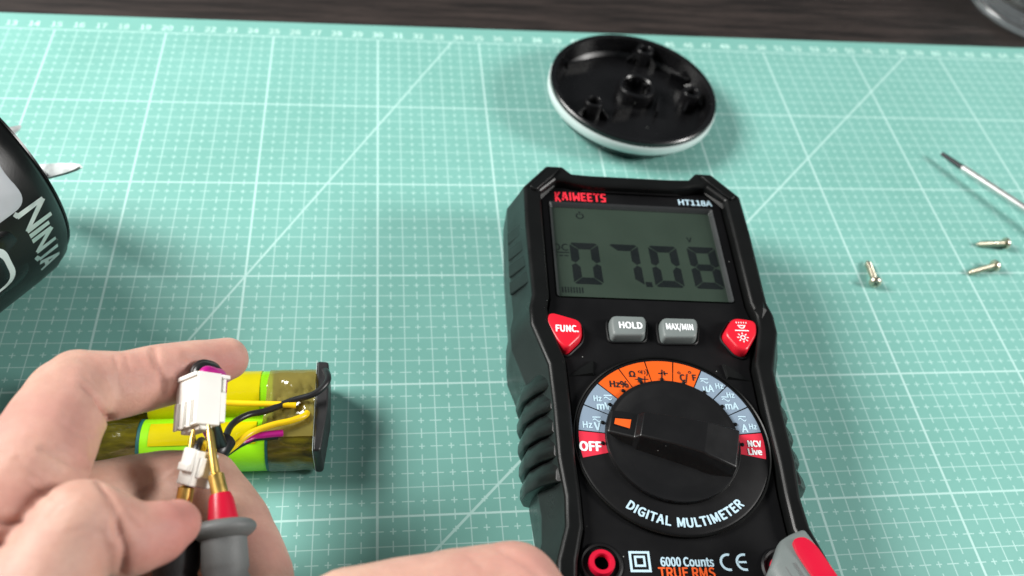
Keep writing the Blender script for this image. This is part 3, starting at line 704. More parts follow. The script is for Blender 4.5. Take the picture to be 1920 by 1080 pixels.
for (x, y) in ((1208, 93), (1297, 171), (1110, 196)):
    c = lidpt(x, y, 1.28)
    vf = lathe([(0.52, 0.28), (0.46, 0.5), (0.45, 1.02), (0.41, 1.07), (0.29, 1.07), (0.25, 1.02), (0.25, 0.6), (0, 0.6)], 32)
    bo = lidmesh('screw_boss', ([(p[0] + c.x, p[1] + c.y, p[2]) for p in vf[0]], vf[1]), M['gloss_black'], shell)
    d = c.normalized()
    for ang in (0, 2.1, -2.1):
        e = Vector((d.x * math.cos(ang) - d.y * math.sin(ang), d.x * math.sin(ang) + d.y * math.cos(ang), 0)); s_ = Vector((-e.y, e.x, 0)) * 0.05
        a = c + e * 0.36; b_ = c + e * (0.85 if ang else 1.0)
        if b_.length > 3.45: b_ = b_ * (3.45 / b_.length)
        v = [(*(q.xy), z) for z in (0.3, 0.85) for q in (a - s_, b_ - s_, b_ + s_, a + s_)]
        v[5] = (v[5][0], v[5][1], 0.5); v[6] = (v[6][0], v[6][1], 0.5)
        lidmesh('boss_rib', (v, [(0, 1, 2, 3), (4, 5, 6, 7), (0, 1, 5, 4), (1, 2, 6, 5), (2, 3, 7, 6), (3, 0, 4, 7)]), M['gloss_black'], shell, smooth=False)
c = lidpt(1192, 165, 1.05)
vf = lathe([(0.98, 0.28), (0.92, 0.85), (0.88, 0.9), (0.72, 0.9), (0.67, 0.85), (0.65, 0.34), (0, 0.34)], 48)
lidmesh('centre_hub', ([(p[0] + c.x, p[1] + c.y, p[2]) for p in vf[0]], vf[1]), M['gloss_black'], shell)
for k in range(10):
    a = k * math.pi / 5; p = c + Vector((math.cos(a), math.sin(a), 0)) * 0.64
    vf = box(p.x - 0.06, p.x + 0.06, p.y - 0.06, p.y + 0.06, 0.33, 0.7); lidmesh('hub_spline', vf, M['gloss_black'], shell, smooth=False, bevel=0.015)
for (x, y, l, a) in ((1185, 108, 1.1, 1.35), (1165, 215, 0.9, 0.3), (1230, 205, 1.2, 1.3), (1080, 130, 1.3, 0.35), (1272, 150, 1.0, -0.5)):
    p = lidpt(x, y, 0.6); e = Vector((math.cos(a), math.sin(a), 0)) * l * 0.5; s_ = Vector((-math.sin(a), math.cos(a), 0)) * 0.06
    v = [(*(q.xy), z) for z in (0.28, 0.66) for q in (p - e - s_, p + e - s_, p + e + s_, p - e + s_)]
    lidmesh('stiffening_rib', (v, [(0, 1, 2, 3), (4, 5, 6, 7), (0, 1, 5, 4), (1, 2, 6, 5), (2, 3, 7, 6), (3, 0, 4, 7)]), M['gloss_black'], shell, smooth=False, bevel=0.03)
# lowest point on the mat
zmin = min((LM @ Vector((3.2 * math.cos(t), 3.2 * math.sin(t), 0.03))).z for t in np.linspace(0, 6.28, 60)) + LB
lid.location.z = -min(zmin, 0) * S

# ------------------------------------------------------------------ blender motor base lying on its side
NR = 4.6; NT = 0.965; NK = NR / 4.35
NE = Vector((16.34, -13.40, NR)); nax = Vector((math.cos(NT), math.sin(NT), 0)); nsd = Vector((-math.sin(NT), math.cos(NT), 0)); nup = Vector((0, 0, 1))
nj = thing('blender_base', (NE.x - nax.x * 4, NE.y - nax.y * 4, 0), label='black cylindrical blender motor base lying on its side with blades and silver lettering', cat='blender base')
NO = Vector((NE.x - nax.x * 4, NE.y - nax.y * 4, 0))
def nc(s_, ang, r):
    """s along the axis from the rim, ang from the top of the cylinder, r radius"""
    p = NE + nax * s_ + (nup * math.cos(ang) + nsd * math.sin(ang)) * r; return tuple(p - NO)
nprof = [(-11.6, 0.05), (-11.6, 3.6), (-11.2, 4.0), (-10.5, 4.18), (-6, 4.3), (-1.4, 4.35), (-0.7, 4.33), (-0.25, 4.2), (0.0, 3.95), (0.12, 3.7), (0.15, 3.2), (-0.4, 3.1), (-0.6, 2.0), (-0.2, 1.6), (0.5, 1.45), (0.7, 1.2), (0.75, 0.05)]
n_ = 96
rings = [[nc(s_, 2 * math.pi * j / n_, r) for j in range(n_)] for s_, r in [(q[0], q[1] * NK) for q in nprof]]
v, f = loft(rings); body = mesh('housing', v, f, M['satin_black'], nj, angle=35)
def nhit(x, y, dr=0.0, r=NR):
    """ray of a pixel -> (s, ang) on the cylinder"""
    d = Vector(RC.T @ np.array([(x - 960) / FPX, (y - 540) / FPX, 1.0])); o = Vector(CC) - NE
    d2 = d - nax * d.dot(nax); o2 = o - nax * o.dot(nax)
    A = d2.dot(d2); B = 2 * d2.dot(o2); Cq = o2.dot(o2) - r * r; q = B * B - 4 * A * Cq
    t = (-B - math.sqrt(max(q, 0))) / (2 * A); p = o + d * t
    return p.dot(nax), math.atan2(p.dot(nsd), p.dot(nup))
def npatch(out, r, h, name, mat, parent):
    """curved plate from an outline in (s, arc) coordinates"""
    pts = [(s_, a_ / NR) for s_, a_ in out]
    n1 = len(pts); cs = sum(p[0] for p in pts) / n1; ca = sum(p[1] for p in pts) / n1
    rings = []
    for k, hh in ((1.0, 0), (1.0, h * 0.6), (0.97, h)):
        rings.append([nc(cs + (s_ - cs) * k, ca + (a_ - ca) * k, r + hh) for s_, a_ in pts])
    for k in (0.8, 0.6, 0.4, 0.2, 0.02): rings.append([nc(cs + (s_ - cs) * k, ca + (a_ - ca) * k, r + h) for s_, a_ in pts])
    v, f = loft(rings, False, True); return mesh(name, v, f, mat, parent, angle=50)
# lettering NINJA wraps round the rim
s0, a0_ = nhit(52, 392); s1, a1_ = nhit(96, 482)
NG = {'N': [[(0, 0), (0, 1)], [(0, 1), (1, 0)], [(1, 0), (1, 1)]], 'I': [[(0.5, 0), (0.5, 1)]], 'J': [[(0.8, 1), (0.8, 0.0), (0.1, -0.12)]], 'A': [[(0, 0), (0.62, 1), (1, 0)], [(0.25, 0.32), (0.9, 0.32)]]}
arc0 = a0_ * NR; arc1 = a1_ * NR
def place(parts_, s_b, parent):
    V = []; 
    for x, y, z in parts_[0]:
        V.append(nc(s_b + y, (arc0 + (arc1 - arc0) * x) / NR, NR + 0.012 + z))
    flat('brand_lettering', (V, parts_[1]), M['silver_print'], parent)
parts = []; L_ = abs(arc1 - arc0)
widths = [('N', 0.26), ('I', 0.08), ('N', 0.22), ('J', 0.14), ('A', 0.2)]
xx = 0.0
for i, (ch, wd_) in enumerate(widths):
    h = 1.0 if i == 0 else (0.8 if ch != 'J' else 0.8)
    gl = [list(st) for st in NG[ch]]
    if i == 0: gl = [[(0, -0.05), (0, 1)], [(0, 1), (1, 0)], [(1, 0), (1, 1.0)], [(0.0, 0.0), (-0.22, -0.07)]]
    for st in gl:
        for k in range(len(st) - 1):
            A = Vector((xx + st[k][0] * wd_, st[k][1] * h * 0.95)); B = Vector((xx + st[k + 1][0] * wd_, st[k + 1][1] * h * 0.95))
            A2 = Vector((A.x * L_, A.y)); B2 = Vector((B.x * L_, B.y)); d = (B2 - A2).normalized(); nn = Vector((-d.y, d.x)) * 0.088
            q = [A2 - nn, B2 - nn * 0.8, B2 + nn * 0.8, A2 + nn]
            parts.append(([(p.x / L_, p.y, 0.0006 * (k + i)) for p in q], [(0, 1, 2, 3)]))
    xx += wd_ + 0.055
s_b = nhit(64, 440)[0] - 0.15
place(join(*parts), s_b, body)
# silver panel and button with pale outline, further back on the housing
sA, aA = nhit(18, 325); sB, aB = nhit(10, 500)
def rr_(cs, ca, ws, wa, r): return rounded([(cs - ws, ca - wa), (cs, ca - wa), (cs, ca + wa), (cs - ws, ca + wa)], r, 6)
npatch(rr_(sA - 0.08, aA * NR, 3.6, 1.05, 0.5), NK * 4.325, 0.06, 'silver_panel', M['silver_panel'], body)
npatch(rr_(sB + 0.75, aB * NR, 4.2, 1.25, 0.6), NK * 4.28, 0.075, 'button_recess', M['gloss_black'], body)
npatch(rr_(sB + 0.25, aB * NR, 3.4, 0.85, 0.5), NK * 4.29, 0.10, 'button_outline', M['seal'], body)
npatch(rr_(sB + 0.05, aB * NR, 3.0, 0.66, 0.42), NK * 4.29, 0.135, 'power_button', M['gloss_black'], body)
# bright trim line along the rim
v, f = lathe([(3.97 * NK, 0), (4.03 * NK, -0.02), (4.03 * NK, 0.05), (3.97 * NK, 0.06)], 96, close=True)
mesh('trim_ring', [nc(z - 0.02, math.atan2(y, x), math.hypot(x, y)) for x, y, z in v], f, M['gloss_black'], body)
# blades
def rayplane(x, y, s_):
    d = Vector(RC.T @ np.array([(x - 960) / FPX, (y - 540) / FPX, 1.0])); o = Vector(CC)
    t = ((NE + nax * s_) - o).dot(nax) / d.dot(nax); return o + d * t
hub = NE + nax * 0.9
def blade(tip_px, s_, wpx, root=None):
    tip = rayplane(*tip_px, s_) - NO; h = (rayplane(*root, s_ - 0.5) if root else hub) - NO; d = (tip - h); L0 = d.length; d.normalize()
    wv = d.cross(Vector((0.2, -0.3, 1))).normalized(); tn = d.cross(wv).normalized()
    rings = []
    for t, w_ in ((0.0, 0.35), (0.25, 0.5), (0.6, 0.42), (0.85, 0.28), (0.96, 0.16), (1.0, 0.04)):
        p = h + d * L0 * t
        rings.append([tuple(p + wv * w_ * wpx + tn * 0.02), tuple(p - wv * w_ * wpx * 0.9 + tn * 0.07), tuple(p - wv * w_ * wpx + tn * 0.0), tuple(p + wv * w_ * wpx - tn * 0.07)])
    v, f = loft(rings); mesh('blade', v, f, M['blade'], nj, angle=30)
blade((152, 313), 2.2, 0.85, (30, 330)); blade((36, 237), 2.6, 0.62)
for a in (1.5, 2.4):
    t = NE + nax * 1.8 + (nup * math.cos(a + 1.2) + nsd * math.sin(a + 1.2)) * 2.2
    h = hub - NO; tip = t - NO; d = tip - h; L0 = d.length; d.normalize(); wv = d.cross(nax).normalized(); tn = d.cross(wv)
    rings = []
    for tt, w_ in ((0.0, 0.35), (0.4, 0.4), (0.85, 0.25), (1.0, 0.04)):
        p = h + d * L0 * tt; rings.append([tuple(p + wv * w_ + tn * 0.02), tuple(p - wv * w_ + tn * 0.06), tuple(p - wv * w_), tuple(p + wv * w_ - tn * 0.06)])
    v, f = loft(rings); mesh('blade', v, f, M['blade'], nj, angle=30)
v, f = tube([nc(0.6, 0, 0), nc(1.5, 0, 0)], [0.6, 0.4], 24, smooth=False); mesh('blade_hub', v, f, M['steel'], nj)

# ------------------------------------------------------------------ screwdriver
sd = thing('screwdriver', (0, 0, 0), label='thin screwdriver with bright steel shaft and dark tip lying on the mat', cat='screwdriver')
t0 = upv(1766, 288, 0.42); t1 = upv(1804, 314, 0.47); t2 = upv(1925, 393, 0.62); dd = (t2 - t1).normalized()
t3 = t2 + dd * 3.0
sd.location = Vector((t3.x, t3.y, 0)) * S
def so(p): return tuple(Vector(p) - Vector((t3.x, t3.y, 0)))
mesh('tip', *tube([so(t0), so(t1)], [0.10, 0.125], 12, smooth=False), M['dark_steel'], sd, angle=60)
mesh('shaft', *tube([so(t1), so(t3)], 0.155, 20, smooth=False), M['steel'], sd, angle=60)
hp = [t3 - dd * 0.2, t3 + dd * 0.1, t3 + dd * 1.5, t3 + dd * 4.5, t3 + dd * 8, t3 + dd * 9]
hz = [0.62, 0.64, 0.74, 0.85, 0.85, 0.85]
mesh('handle', *tube([so((p.x, p.y, z)) for p, z in zip(hp, hz)], [0.3, 0.55, 0.62, 0.85, 0.84, 0.6], 12, smooth=False), M['probe_red'], sd, angle=30)

# ------------------------------------------------------------------ screws
def screw(head, tail, label):
    h = upv(*head, 0.27); t = upv(*tail, 0.10); d = (t - h); Ls = d.length; d.normalize()
    r = thing('screw', (h.x, h.y, 0), label=label, cat='screw', group='screws lying on the cutting mat')
    a = d.orthogonal().normalized(); b_ = d.cross(a)
    def P(s_, r_, k, n=20): 
        th = 2 * math.pi * k / n; p = h + d * s_ + (a * math.cos(th) + b_ * math.sin(th)) * r_; return tuple(p - Vector((h.x, h.y, 0)))
    hd = [(-0.13, 0.02), (-0.13, 0.17), (-0.1, 0.215), (-0.02, 0.255), (0.06, 0.25), (0.09, 0.11), (0.1, 0.02)]
    v, f = loft([[P(s_, q, k) for k in range(20)] for s_, q in hd]); ho = mesh('head', v, f, M['nickel'], r, angle=35)
    for k in (0, 1):
        w1 = a if k == 0 else b_; w2 = b_ if k == 0 else a
        vv = [tuple(h - d * s_ + w1 * x * 0.14 + w2 * y * 0.032 - Vector((h.x, h.y, 0))) for s_ in (0.10, 0.1335 + 0.001 * k) for x, y in ((-1, -1), (1, -1), (1, 1), (-1, 1))]
        mesh('cross_slot', vv, [(0, 1, 2, 3), (4, 5, 6, 7), (0, 1, 5, 4), (1, 2, 6, 5), (2, 3, 7, 6), (3, 0, 4, 7)], M['dark_steel'], ho, smooth=False)
    rings = []; m_ = 90; turns = Ls / 0.105
    for i in range(m_ + 1):
        s_ = 0.08 + (Ls - 0.08) * i / m_; tp_ = 1.0 if i < m_ * 0.82 else max(0.08, (m_ - i) / (m_ * 0.18))
        rr2 = []
        for k in range(20):
            ph = (s_ / 0.105 + k / 20) % 1.0; th_ = max(0, 1 - abs(ph - 0.5) * 3.2)
            rr2.append(P(s_, (0.098 + 0.05 * th_) * tp_, k))
        rings.append(rr2)
    v, f = loft(rings); mesh('threaded_shank', v, f, M['nickel'], r, angle=80)
screw((1641, 529), (1625, 488), 'short steel screw lying apart, closest to the multimeter, head tipped up')
screw((1886, 456), (1828, 458), 'steel screw lying nearest the screwdriver shaft')
screw((1866, 498), (1812, 513), 'steel screw lying between the other two screws, threads catching the light')

# ------------------------------------------------------------------ glass at the table edge
gl = thing('drinking_glass', (69.0, 5.9, TZ), label='clear glass tumbler on the dark table beyond the mat', cat='glass')
mesh('glass_wall', *lathe([(0, 0.25), (3.4, 0.25), (3.7, 0.06), (4.0, 0.0), (4.3, 0.08), (4.46, 0.3), (4.42, 0.52), (4.28, 0.62), (4.36, 0.78), (4.46, 1.0), (4.4, 1.25), (4.5, 1.5), (4.7, 6), (4.95, 11.5), (4.88, 11.58), (4.8, 11.5), (4.52, 6), (4.2, 1.9), (3.8, 1.25), (0, 1.0)], 96), M['glass'], gl, angle=60)

# ------------------------------------------------------------------ battery pack
bp_o = thing('battery_pack', (24.7, -21.82, 0), label='two-cell lime green battery pack bound in amber tape with black end board', cat='battery pack')
BR = 0.87; YF, YR = -0.87, 0.87; X0, X1 = -3.75, 3.28
def cyl(x0, x1, yc, r, a0=0, a1=360, n=48, th=0.0):
    rings = []
    full = abs(a1 - a0) >= 359.9
    angs = [math.radians(a0 + (a1 - a0) * i / n) for i in range(n if full else n + 1)]
    if full: 
        return loft([[(x, yc + r * math.cos(t), BR + r * math.sin(t)) for t in angs] for x in (x0, x0 + 0.001, x1 - 0.001, x1)])
    V = []; F = []
    nx = 14
    for i in range(nx + 1):
        x = x0 + (x1 - x0) * i / nx
        for t in angs:
            rr3 = r + th * noise.noise(Vector((x * 2.2, math.cos(t) * 2.2 + yc, math.sin(t) * 2.2)))
            V.append((x, yc + rr3 * math.cos(t), BR + rr3 * math.sin(t)))
    m_ = len(angs)
    for i in range(nx):
        for j in range(m_ - 1): F.append((i * m_ + j, i * m_ + j + 1, (i + 1) * m_ + j + 1, (i + 1) * m_ + j))
    return V, F
def lx(x, y, z): return float(up(x, y, z)[0]) - 24.7
XB = lx(500, 790, 1.6); XL = lx(268, 800, 1.5)
for yc in (YF, YR):
    ce = mesh('cell', *cyl(X0 + 0.05, X1, yc, BR), M['green_wrap'], bp_o, angle=50)
    sh = 0.12 if yc > 0 else 0.0
    mesh('wrap_edge', *cyl(XL - 0.12 + sh, XL + 0.02 + sh, yc, BR + 0.012), M['teal_edge'], ce, angle=50)
    mesh('wrap_edge', *cyl(XB + 0.0 + sh, XB + 0.12 + sh, yc, BR + 0.012), M['teal_edge'], ce, angle=50)
    mesh('tape_band', *cyl(X0, XL - 0.08 + sh, yc, BR + 0.022, -80, 260, 60, 0.03), M['olive'], bp_o, angle=80)
    mesh('tape_band', *cyl(XB + 0.09 + sh, X1 + 0.02, yc, BR + 0.024, -80, 260, 60, 0.03), M['olive'], bp_o, angle=80)
    if yc < 0: mesh('tape_strip', *cyl(XL + 0.28, XB - 0.28, yc, BR + 0.02, 66, 118, 30, 0.008), M['yellow_tape'], bp_o, angle=80)
    else: mesh('tape_strip', *cyl(XL + 0.0, XB - 0.3, yc, BR + 0.02, 20, 200, 40, 0.008), M['yellow_tape'], bp_o, angle=80)
mesh('end_board', *prism(rounded([(X1 + 0.03, -1.66), (X1 + 0.28, -1.64), (X1 + 0.46, 0.0), (X1 + 0.42, 1.68), (X1 + 0.03, 1.72)], 0.1), 0.22, 1.74), M['board'], bp_o, bevel=0.06)
mesh('board_edge_line', *box(X1 + 0.024, X1 + 0.036, -1.67, 1.73, 0.2, 1.76), M['seal'], bp_o, smooth=False)
mesh('end_board_cover', *box(X0 - 0.12, X0 + 0.06, -1.7, 1.7, 0.03, 1.72), M['board'], bp_o, bevel=0.08)
# crumpled amber film between the cells
V = []; F = []; nx, ny = 36, 44
for i in range(nx + 1):
    for j in range(ny + 1):
        y = -1.15 + 2.8 * j / ny
        xs = XB - 0.12 + 0.16 * noise.noise(Vector((y * 1.4, 7.0, 0))) + 0.10 * (y + 1.15) / 2.8
        x = xs + (X1 + 0.02 - xs) * i / nx
        zc = BR + (BR + 0.045) * math.sqrt(max(0, 1 - min(1, ((abs(y) - 0.87) / 0.87) ** 2)))
        if abs(y) < 0.6: zc = max(zc, 1.70)
        q = Vector((x * 1.5 + y * 0.8, y * 1.3, 3.1)); cr = abs(noise.noise(q)) * 0.30 + abs(noise.noise(q * 2.6)) * 0.12
        edge = min(1.0, max(0.12, 1.1 - abs(y - 0.15) / 1.2))
        V.append((x, y, zc + 0.03 + cr * edge))
for i in range(nx):
    for j in range(ny): F.append((i * (ny + 1) + j, i * (ny + 1) + j + 1, (i + 1) * (ny + 1) + j + 1, (i + 1) * (ny + 1) + j))
mesh('crumpled_film', V, F, M['film'], bp_o, angle=25)
BO = Vector((24.7, -21.82, 0))
def bw(*pts): return [tuple(upv(p[0], p[1], p[2] - (0.1 if p[2] < 2.6 else 0)) - BO) for p in pts]
knot = (416, 842, 3.1)
mesh('lead_wire', *tube(bw((404, 800, 3.6), (412, 826, 3.3), knot, (432, 800, 2.55), (462, 779, 2.25), (500, 770, 2.12), (545, 752, 2.1), (590, 738, 2.2), (614, 715, 2.2), (612, 697, 1.95), (603, 692, 1.6)), 0.105, 12), M['wire_black'], bp_o)
mesh('lead_wire', *tube(bw((420, 850, 3.0), (440, 836, 2.5), (470, 812, 2.25), (510, 797, 2.18), (545, 789, 2.14), (570, 780, 2.05), (576, 774, 1.95)), 0.10, 12), M['wire_yellow'], bp_o)
mesh('lead_wire', *tube(bw((414, 850, 3.0), (436, 838, 2.35), (470, 823, 2.1), (494, 816, 2.03), (530, 812, 1.9)), 0.115, 12), M['wire_magenta'], bp_o)
mesh('lead_wire', *tube(bw((414, 858, 3.0), (432, 846, 2.5), (452, 833, 2.2), (480, 822, 2.05), (520, 818, 1.85)), 0.095, 12), M['wire_black'], bp_o)
mesh('lead_wire', *tube(bw((300, 752, 2.05), (330, 750, 2.1), (440, 756, 2.08), (520, 758, 2.1), (555, 760, 2.05)), 0.10, 12), M['wire_yellow'], bp_o)

# ------------------------------------------------------------------ connectors, wires
def frame(cpx, z, upx, facing):
    """origin, u (width), v (height), w (depth) axes from pixel hints"""
    pass
# large three-pin plug: corner edge seen in the middle, slotted face on the left, plain face on the right
vc = thing('wire_plug', (0, 0, 0), label='white three-slot nylon wire plug pinched under the fingertip', cat='connector')
CZ = 6.75
P_top = upv(373, 695, CZ + 0.27); P_bot = upv(367, 794, CZ - 0.2)        # front vertical edge
hv = (P_top - P_bot); HV = hv.length; hv.normalize()
viewd = (P_top - Vector(CC)).normalized()
right = hv.cross(viewd).normalized()
if right.x < 0: right = -right
dep = right.cross(hv).normalized()
if dep.dot(viewd) < 0: dep = -dep
e1 = (right * 0.9 + dep * 0.43).normalized()      # along the plain right-hand face
e2 = (-right * 0.43 + dep * 0.9).normalized()     # along the slotted left-hand face
W1, W2 = 0.84, 1.25
def cp(a, b, h): return tuple(P_bot + e1 * a + e2 * b + hv * h)
def cbox(a0, a1, b0, b1, h0, h1): 
    r = lambda h: [cp(a0, b0, h), cp(a1, b0, h), cp(a1, b1, h), cp(a0, b1, h)]
    return loft([r(h0), r(h1)])
hs = mesh('shell', *cbox(0, W1 * 0.78, 0, W2, 0.0, HV), M['white_plastic'], vc, bevel=0.025, angle=30)
mesh('shoulder', *cbox(W1 * 0.782, W1, 0.06, W2 - 0.04, 0.1, HV * 0.66), M['white_plastic'], vc, bevel=0.03)
mesh('latch_tongue', *cbox(W1 * 0.88, W1, 0.1, W2 - 0.1, HV * 0.662, HV * 0.92), M['white_plastic'], vc, bevel=0.02)
mesh('latch_head', *cbox(W1 * 0.84, W1 + 0.1, 0.08, W2 - 0.08, HV * 0.922, HV * 1.0), M['white_plastic'], vc, bevel=0.02)
mesh('flange', *cbox(-0.06, W1 * 0.5, 0.06, W2 + 0.1, HV * 0.92, HV * 1.004), M['white_plastic'], vc, bevel=0.02)
for k in range(3):
    b0 = 0.16 + k * 0.37
    mesh('slot', *cbox(-0.004, 0.05, b0, b0 + 0.12, 0.06, HV * 0.48), M['slot_grey'], vc, smooth=False)
    mesh('slot_ridge', *cbox(-0.035, 0.02, b0 + 0.14, b0 + 0.34, -0.04, HV * 0.5), M['white_plastic'], vc, bevel=0.02)
mesh('contact_lip', *cbox(0.14, 0.5, 0.1, W2 - 0.1, -0.12, 0.0), M['white_plastic'], vc, bevel=0.03)
# wires leaving the top of the plug and looping back underneath
c_t = P_bot + e1 * W1 * 0.4 + e2 * W2 * 0.5 + hv * HV
def loop(off, rad, mat, hgt, end):
    a = c_t + e2 * off - hv * 0.3
    via = upv(388, 800, 3.9) if mat in (M['wire_magenta'], M['wire_yellow']) else upv(402, 795, 4.5)
    pts = [a, c_t + e2 * off + hv * hgt * 0.55 + dep * 0.02, c_t + e2 * off * 0.9 + e1 * 0.25 + hv * hgt + dep * 0.12, c_t + e1 * 0.55 + e2 * off * 0.5 + hv * hgt * 0.6 + dep * 0.4, c_t + e1 * 0.55 + dep * 0.55 - hv * 0.8, via, upv(*end)]
    mesh('plug_wire', *tube(pts, rad, 14), mat, vc)
loop(-0.30, 0.16, M['wire_magenta'], 0.10, (410, 842, 3.15))
loop(-0.02, 0.13, M['wire_yellow'], 0.07, (414, 846, 3.05))
loop(0.24, 0.16, M['wire_black'], 0.42, (418, 840, 3.1))
loop(0.12, 0.16, M['wire_black'], 0.34, (408, 846, 3.05))
vt = tube([upv(398, 858, 3.0), upv(410, 845, 3.12), upv(424, 826, 3.0)], 0.3, 14); mesh('cable_tie', *vt, M['wire_black'], vc)

# small white plug hanging below
sc = thing('small_wire_plug', (0, 0, 0), label='small white two-hole nylon plug hanging below the larger plug', cat='connector')
Q_t = upv(374, 842, 6.55); Q_b = upv(354, 912, 6.15)
sv = (Q_t - Q_b); SV = sv.length; sv.normalize(); vd2 = (Q_t - Vector(CC)).normalized(); sr = sv.cross(vd2).normalized()
if sr.x < 0: sr = -sr
sdp = sr.cross(sv).normalized()
if sdp.dot(vd2) < 0: sdp = -sdp
s1 = (sr * 0.72 + sdp * 0.69).normalized(); s2 = (-sr * 0.72 + sdp * 0.69).normalized()
def sp(a, b, h): return tuple(Q_b + s1 * a + s2 * b + sv * h)
def sbox(a0, a1, b0, b1, h0, h1, tilt=0.0):
    r = lambda h, t: [sp(a0 + t, b0 + t, h), sp(a1 + t, b0 + t, h), sp(a1 + t, b1 + t, h), sp(a0 + t, b1 + t, h)]
    return loft([r(h0, 0), r(h1, tilt)])
sb = mesh('shell', *sbox(0, 0.72, 0, 0.46, 0, SV * 0.95), M['white_plastic'], sc, bevel=0.04)
mesh('latch', *sbox(-0.09, 0.02, 0.04, 0.42, SV * 0.36, SV * 0.98, 0.03), M['white_plastic'], sc, bevel=0.04)
mesh('latch_button', *sbox(-0.16, -0.05, 0.06, 0.4, SV * 0.36, SV * 0.58), M['white_plastic'], sc, bevel=0.04)
mesh('side_rail', *sbox(0.1, 0.62, -0.08, 0.02, SV * 0.25, SV * 0.8), M['white_plastic'], sc, bevel=0.03)
for k in range(2):
    mesh('wire_hole', *sbox(0.16 + 0.3 * k, 0.26 + 0.3 * k, 0.16, 0.28, -0.012, 0.05), M['probe_grey'], sc, smooth=False)
mesh('plug_wire', *tube([Vector(sp(0.4, 0.3, SV * 0.8)), Vector(sp(0.45, 0.35, SV * 1.15)) + sdp * 0.2, upv(392, 838, 3.9), upv(405, 848, 3.2)], 0.1, 12), M['wire_yellow'], sc)
mesh('plug_wire', *tube([Vector(sp(0.2, 0.3, SV * 0.8)), Vector(sp(0.3, 0.35, SV * 1.2)) + sdp * 0.3, upv(384, 830, 3.9), upv(402, 842, 3.2)], 0.1, 12), M['wire_black'], sc)

# ------------------------------------------------------------------ test probes
def probe(pts, label, accent, body, name='test_probe'):
    """pts: tip start, step, collar start, flange, handle end (cm vectors)"""
    r = thing(name, tuple(pts[-1]), label=label, cat='test probe', group='test probes touching the plug contacts')
    o = pts[-1]; q = [p - o for p in pts]; ax = (q[2] - q[0]).normalized()
    tip = mesh('tip', *tube([q[0], q[0] + (q[1] - q[0]) * 0.1, q[0] + (q[1] - q[0]) * 0.16, q[1]], [0.04, 0.065, 0.09, 0.115], 16, smooth=False), M['gold'], r, angle=25)
    mesh('tip_collar', *tube([q[1], q[1] + (q[2] - q[1]) * 0.08, q[2]], [0.13, 0.2, 0.205], 16, smooth=False), M['gold'], r, angle=25)
    mesh('barrel', *tube([q[2] - ax * 0.02, q[2] + ax * 0.12, q[3] + ax * 0.1], [0.25, 0.3, 0.4], 28, smooth=False), M[accent], r, angle=30)
    fx = (q[4] - q[3]).normalized()
    fl_ = mesh('finger_guard', *tube([q[3] + fx * k for k in (-0.12, -0.1, -0.05, 0.02, 0.1, 0.18, 0.25, 0.3, 0.34)], [0.4, 0.58, 0.70, 0.77, 0.79, 0.76, 0.69, 0.62, 0.55], 40, smooth=False), M[body], r, angle=60)
    n = 22; P_ = []; R_ = []
    for i in range(n + 1):
        t = i / n; P_.append(q[3] + fx * 0.28 + (q[4] - q[3] - fx * 0.28) * t); R_.append(0.545 + 0.03 * math.sin(t * 3) - (0.05 if i % 5 == 2 and i > 3 else 0))
    mesh('handle', *tube(P_, R_, 32, smooth=False), M[body], r, angle=60)
    return r
rp = [upv(391, 797, 6.5), upv(404, 888, 6.15), upv(413, 928, 6.0), upv(419, 985, 5.75), upv(430, 1230, 4.85)]
probe(rp, 'gold-tipped test probe with red collar and grey handle touching the plug', 'probe_red', 'probe_grey')
bk = [upv(363, 806, 6.2), upv(350, 912, 5.75), upv(343, 950, 5.55), upv(338, 985, 5.4), upv(312, 1230, 4.5)]
probe(bk, 'gold-tipped black test probe half hidden behind the thumb and small plug', 'probe_black', 'probe_black')

# ------------------------------------------------------------------ hands
def capsule(a, b, ra, rb, n=20, k=6):
    a, b = Vector(a), Vector(b); d = (b - a)
    if d.length < 1e-5: d = Vector((0, 0, 1e-3))
    d.normalize(); u = d.orthogonal().normalized(); w_ = d.cross(u); rings = []
    for i in range(k + 1):
        t = math.pi / 2 * (1 - i / k); r = ra * math.cos(t); c = a - d * ra * math.sin(t)
        rings.append((c, max(r, 1e-3)))
    for i in range(k + 1):
        t = math.pi / 2 * (i / k); r = rb * math.cos(t); c = b + d * rb * math.sin(t)
        rings.append((c, max(r, 1e-3)))
    return loft([[tuple(c + (u * math.cos(2 * math.pi * j / n) + w_ * math.sin(2 * math.pi * j / n)) * r) for j in range(n)] for c, r in rings])
def ellipsoid(c, ax, r):
    """ax: three axis vectors, r: radii"""
    bm = bmesh.new(); bmesh.ops.create_icosphere(bm, subdivisions=3, radius=1); c = Vector(c)
    v = [tuple(c + ax[0] * p.co.x * r[0] + ax[1] * p.co.y * r[1] + ax[2] * p.co.z * r[2]) for p in bm.verts]
    f = [tuple(q.index for q in p.verts) for p in bm.faces]; bm.free(); return v, f
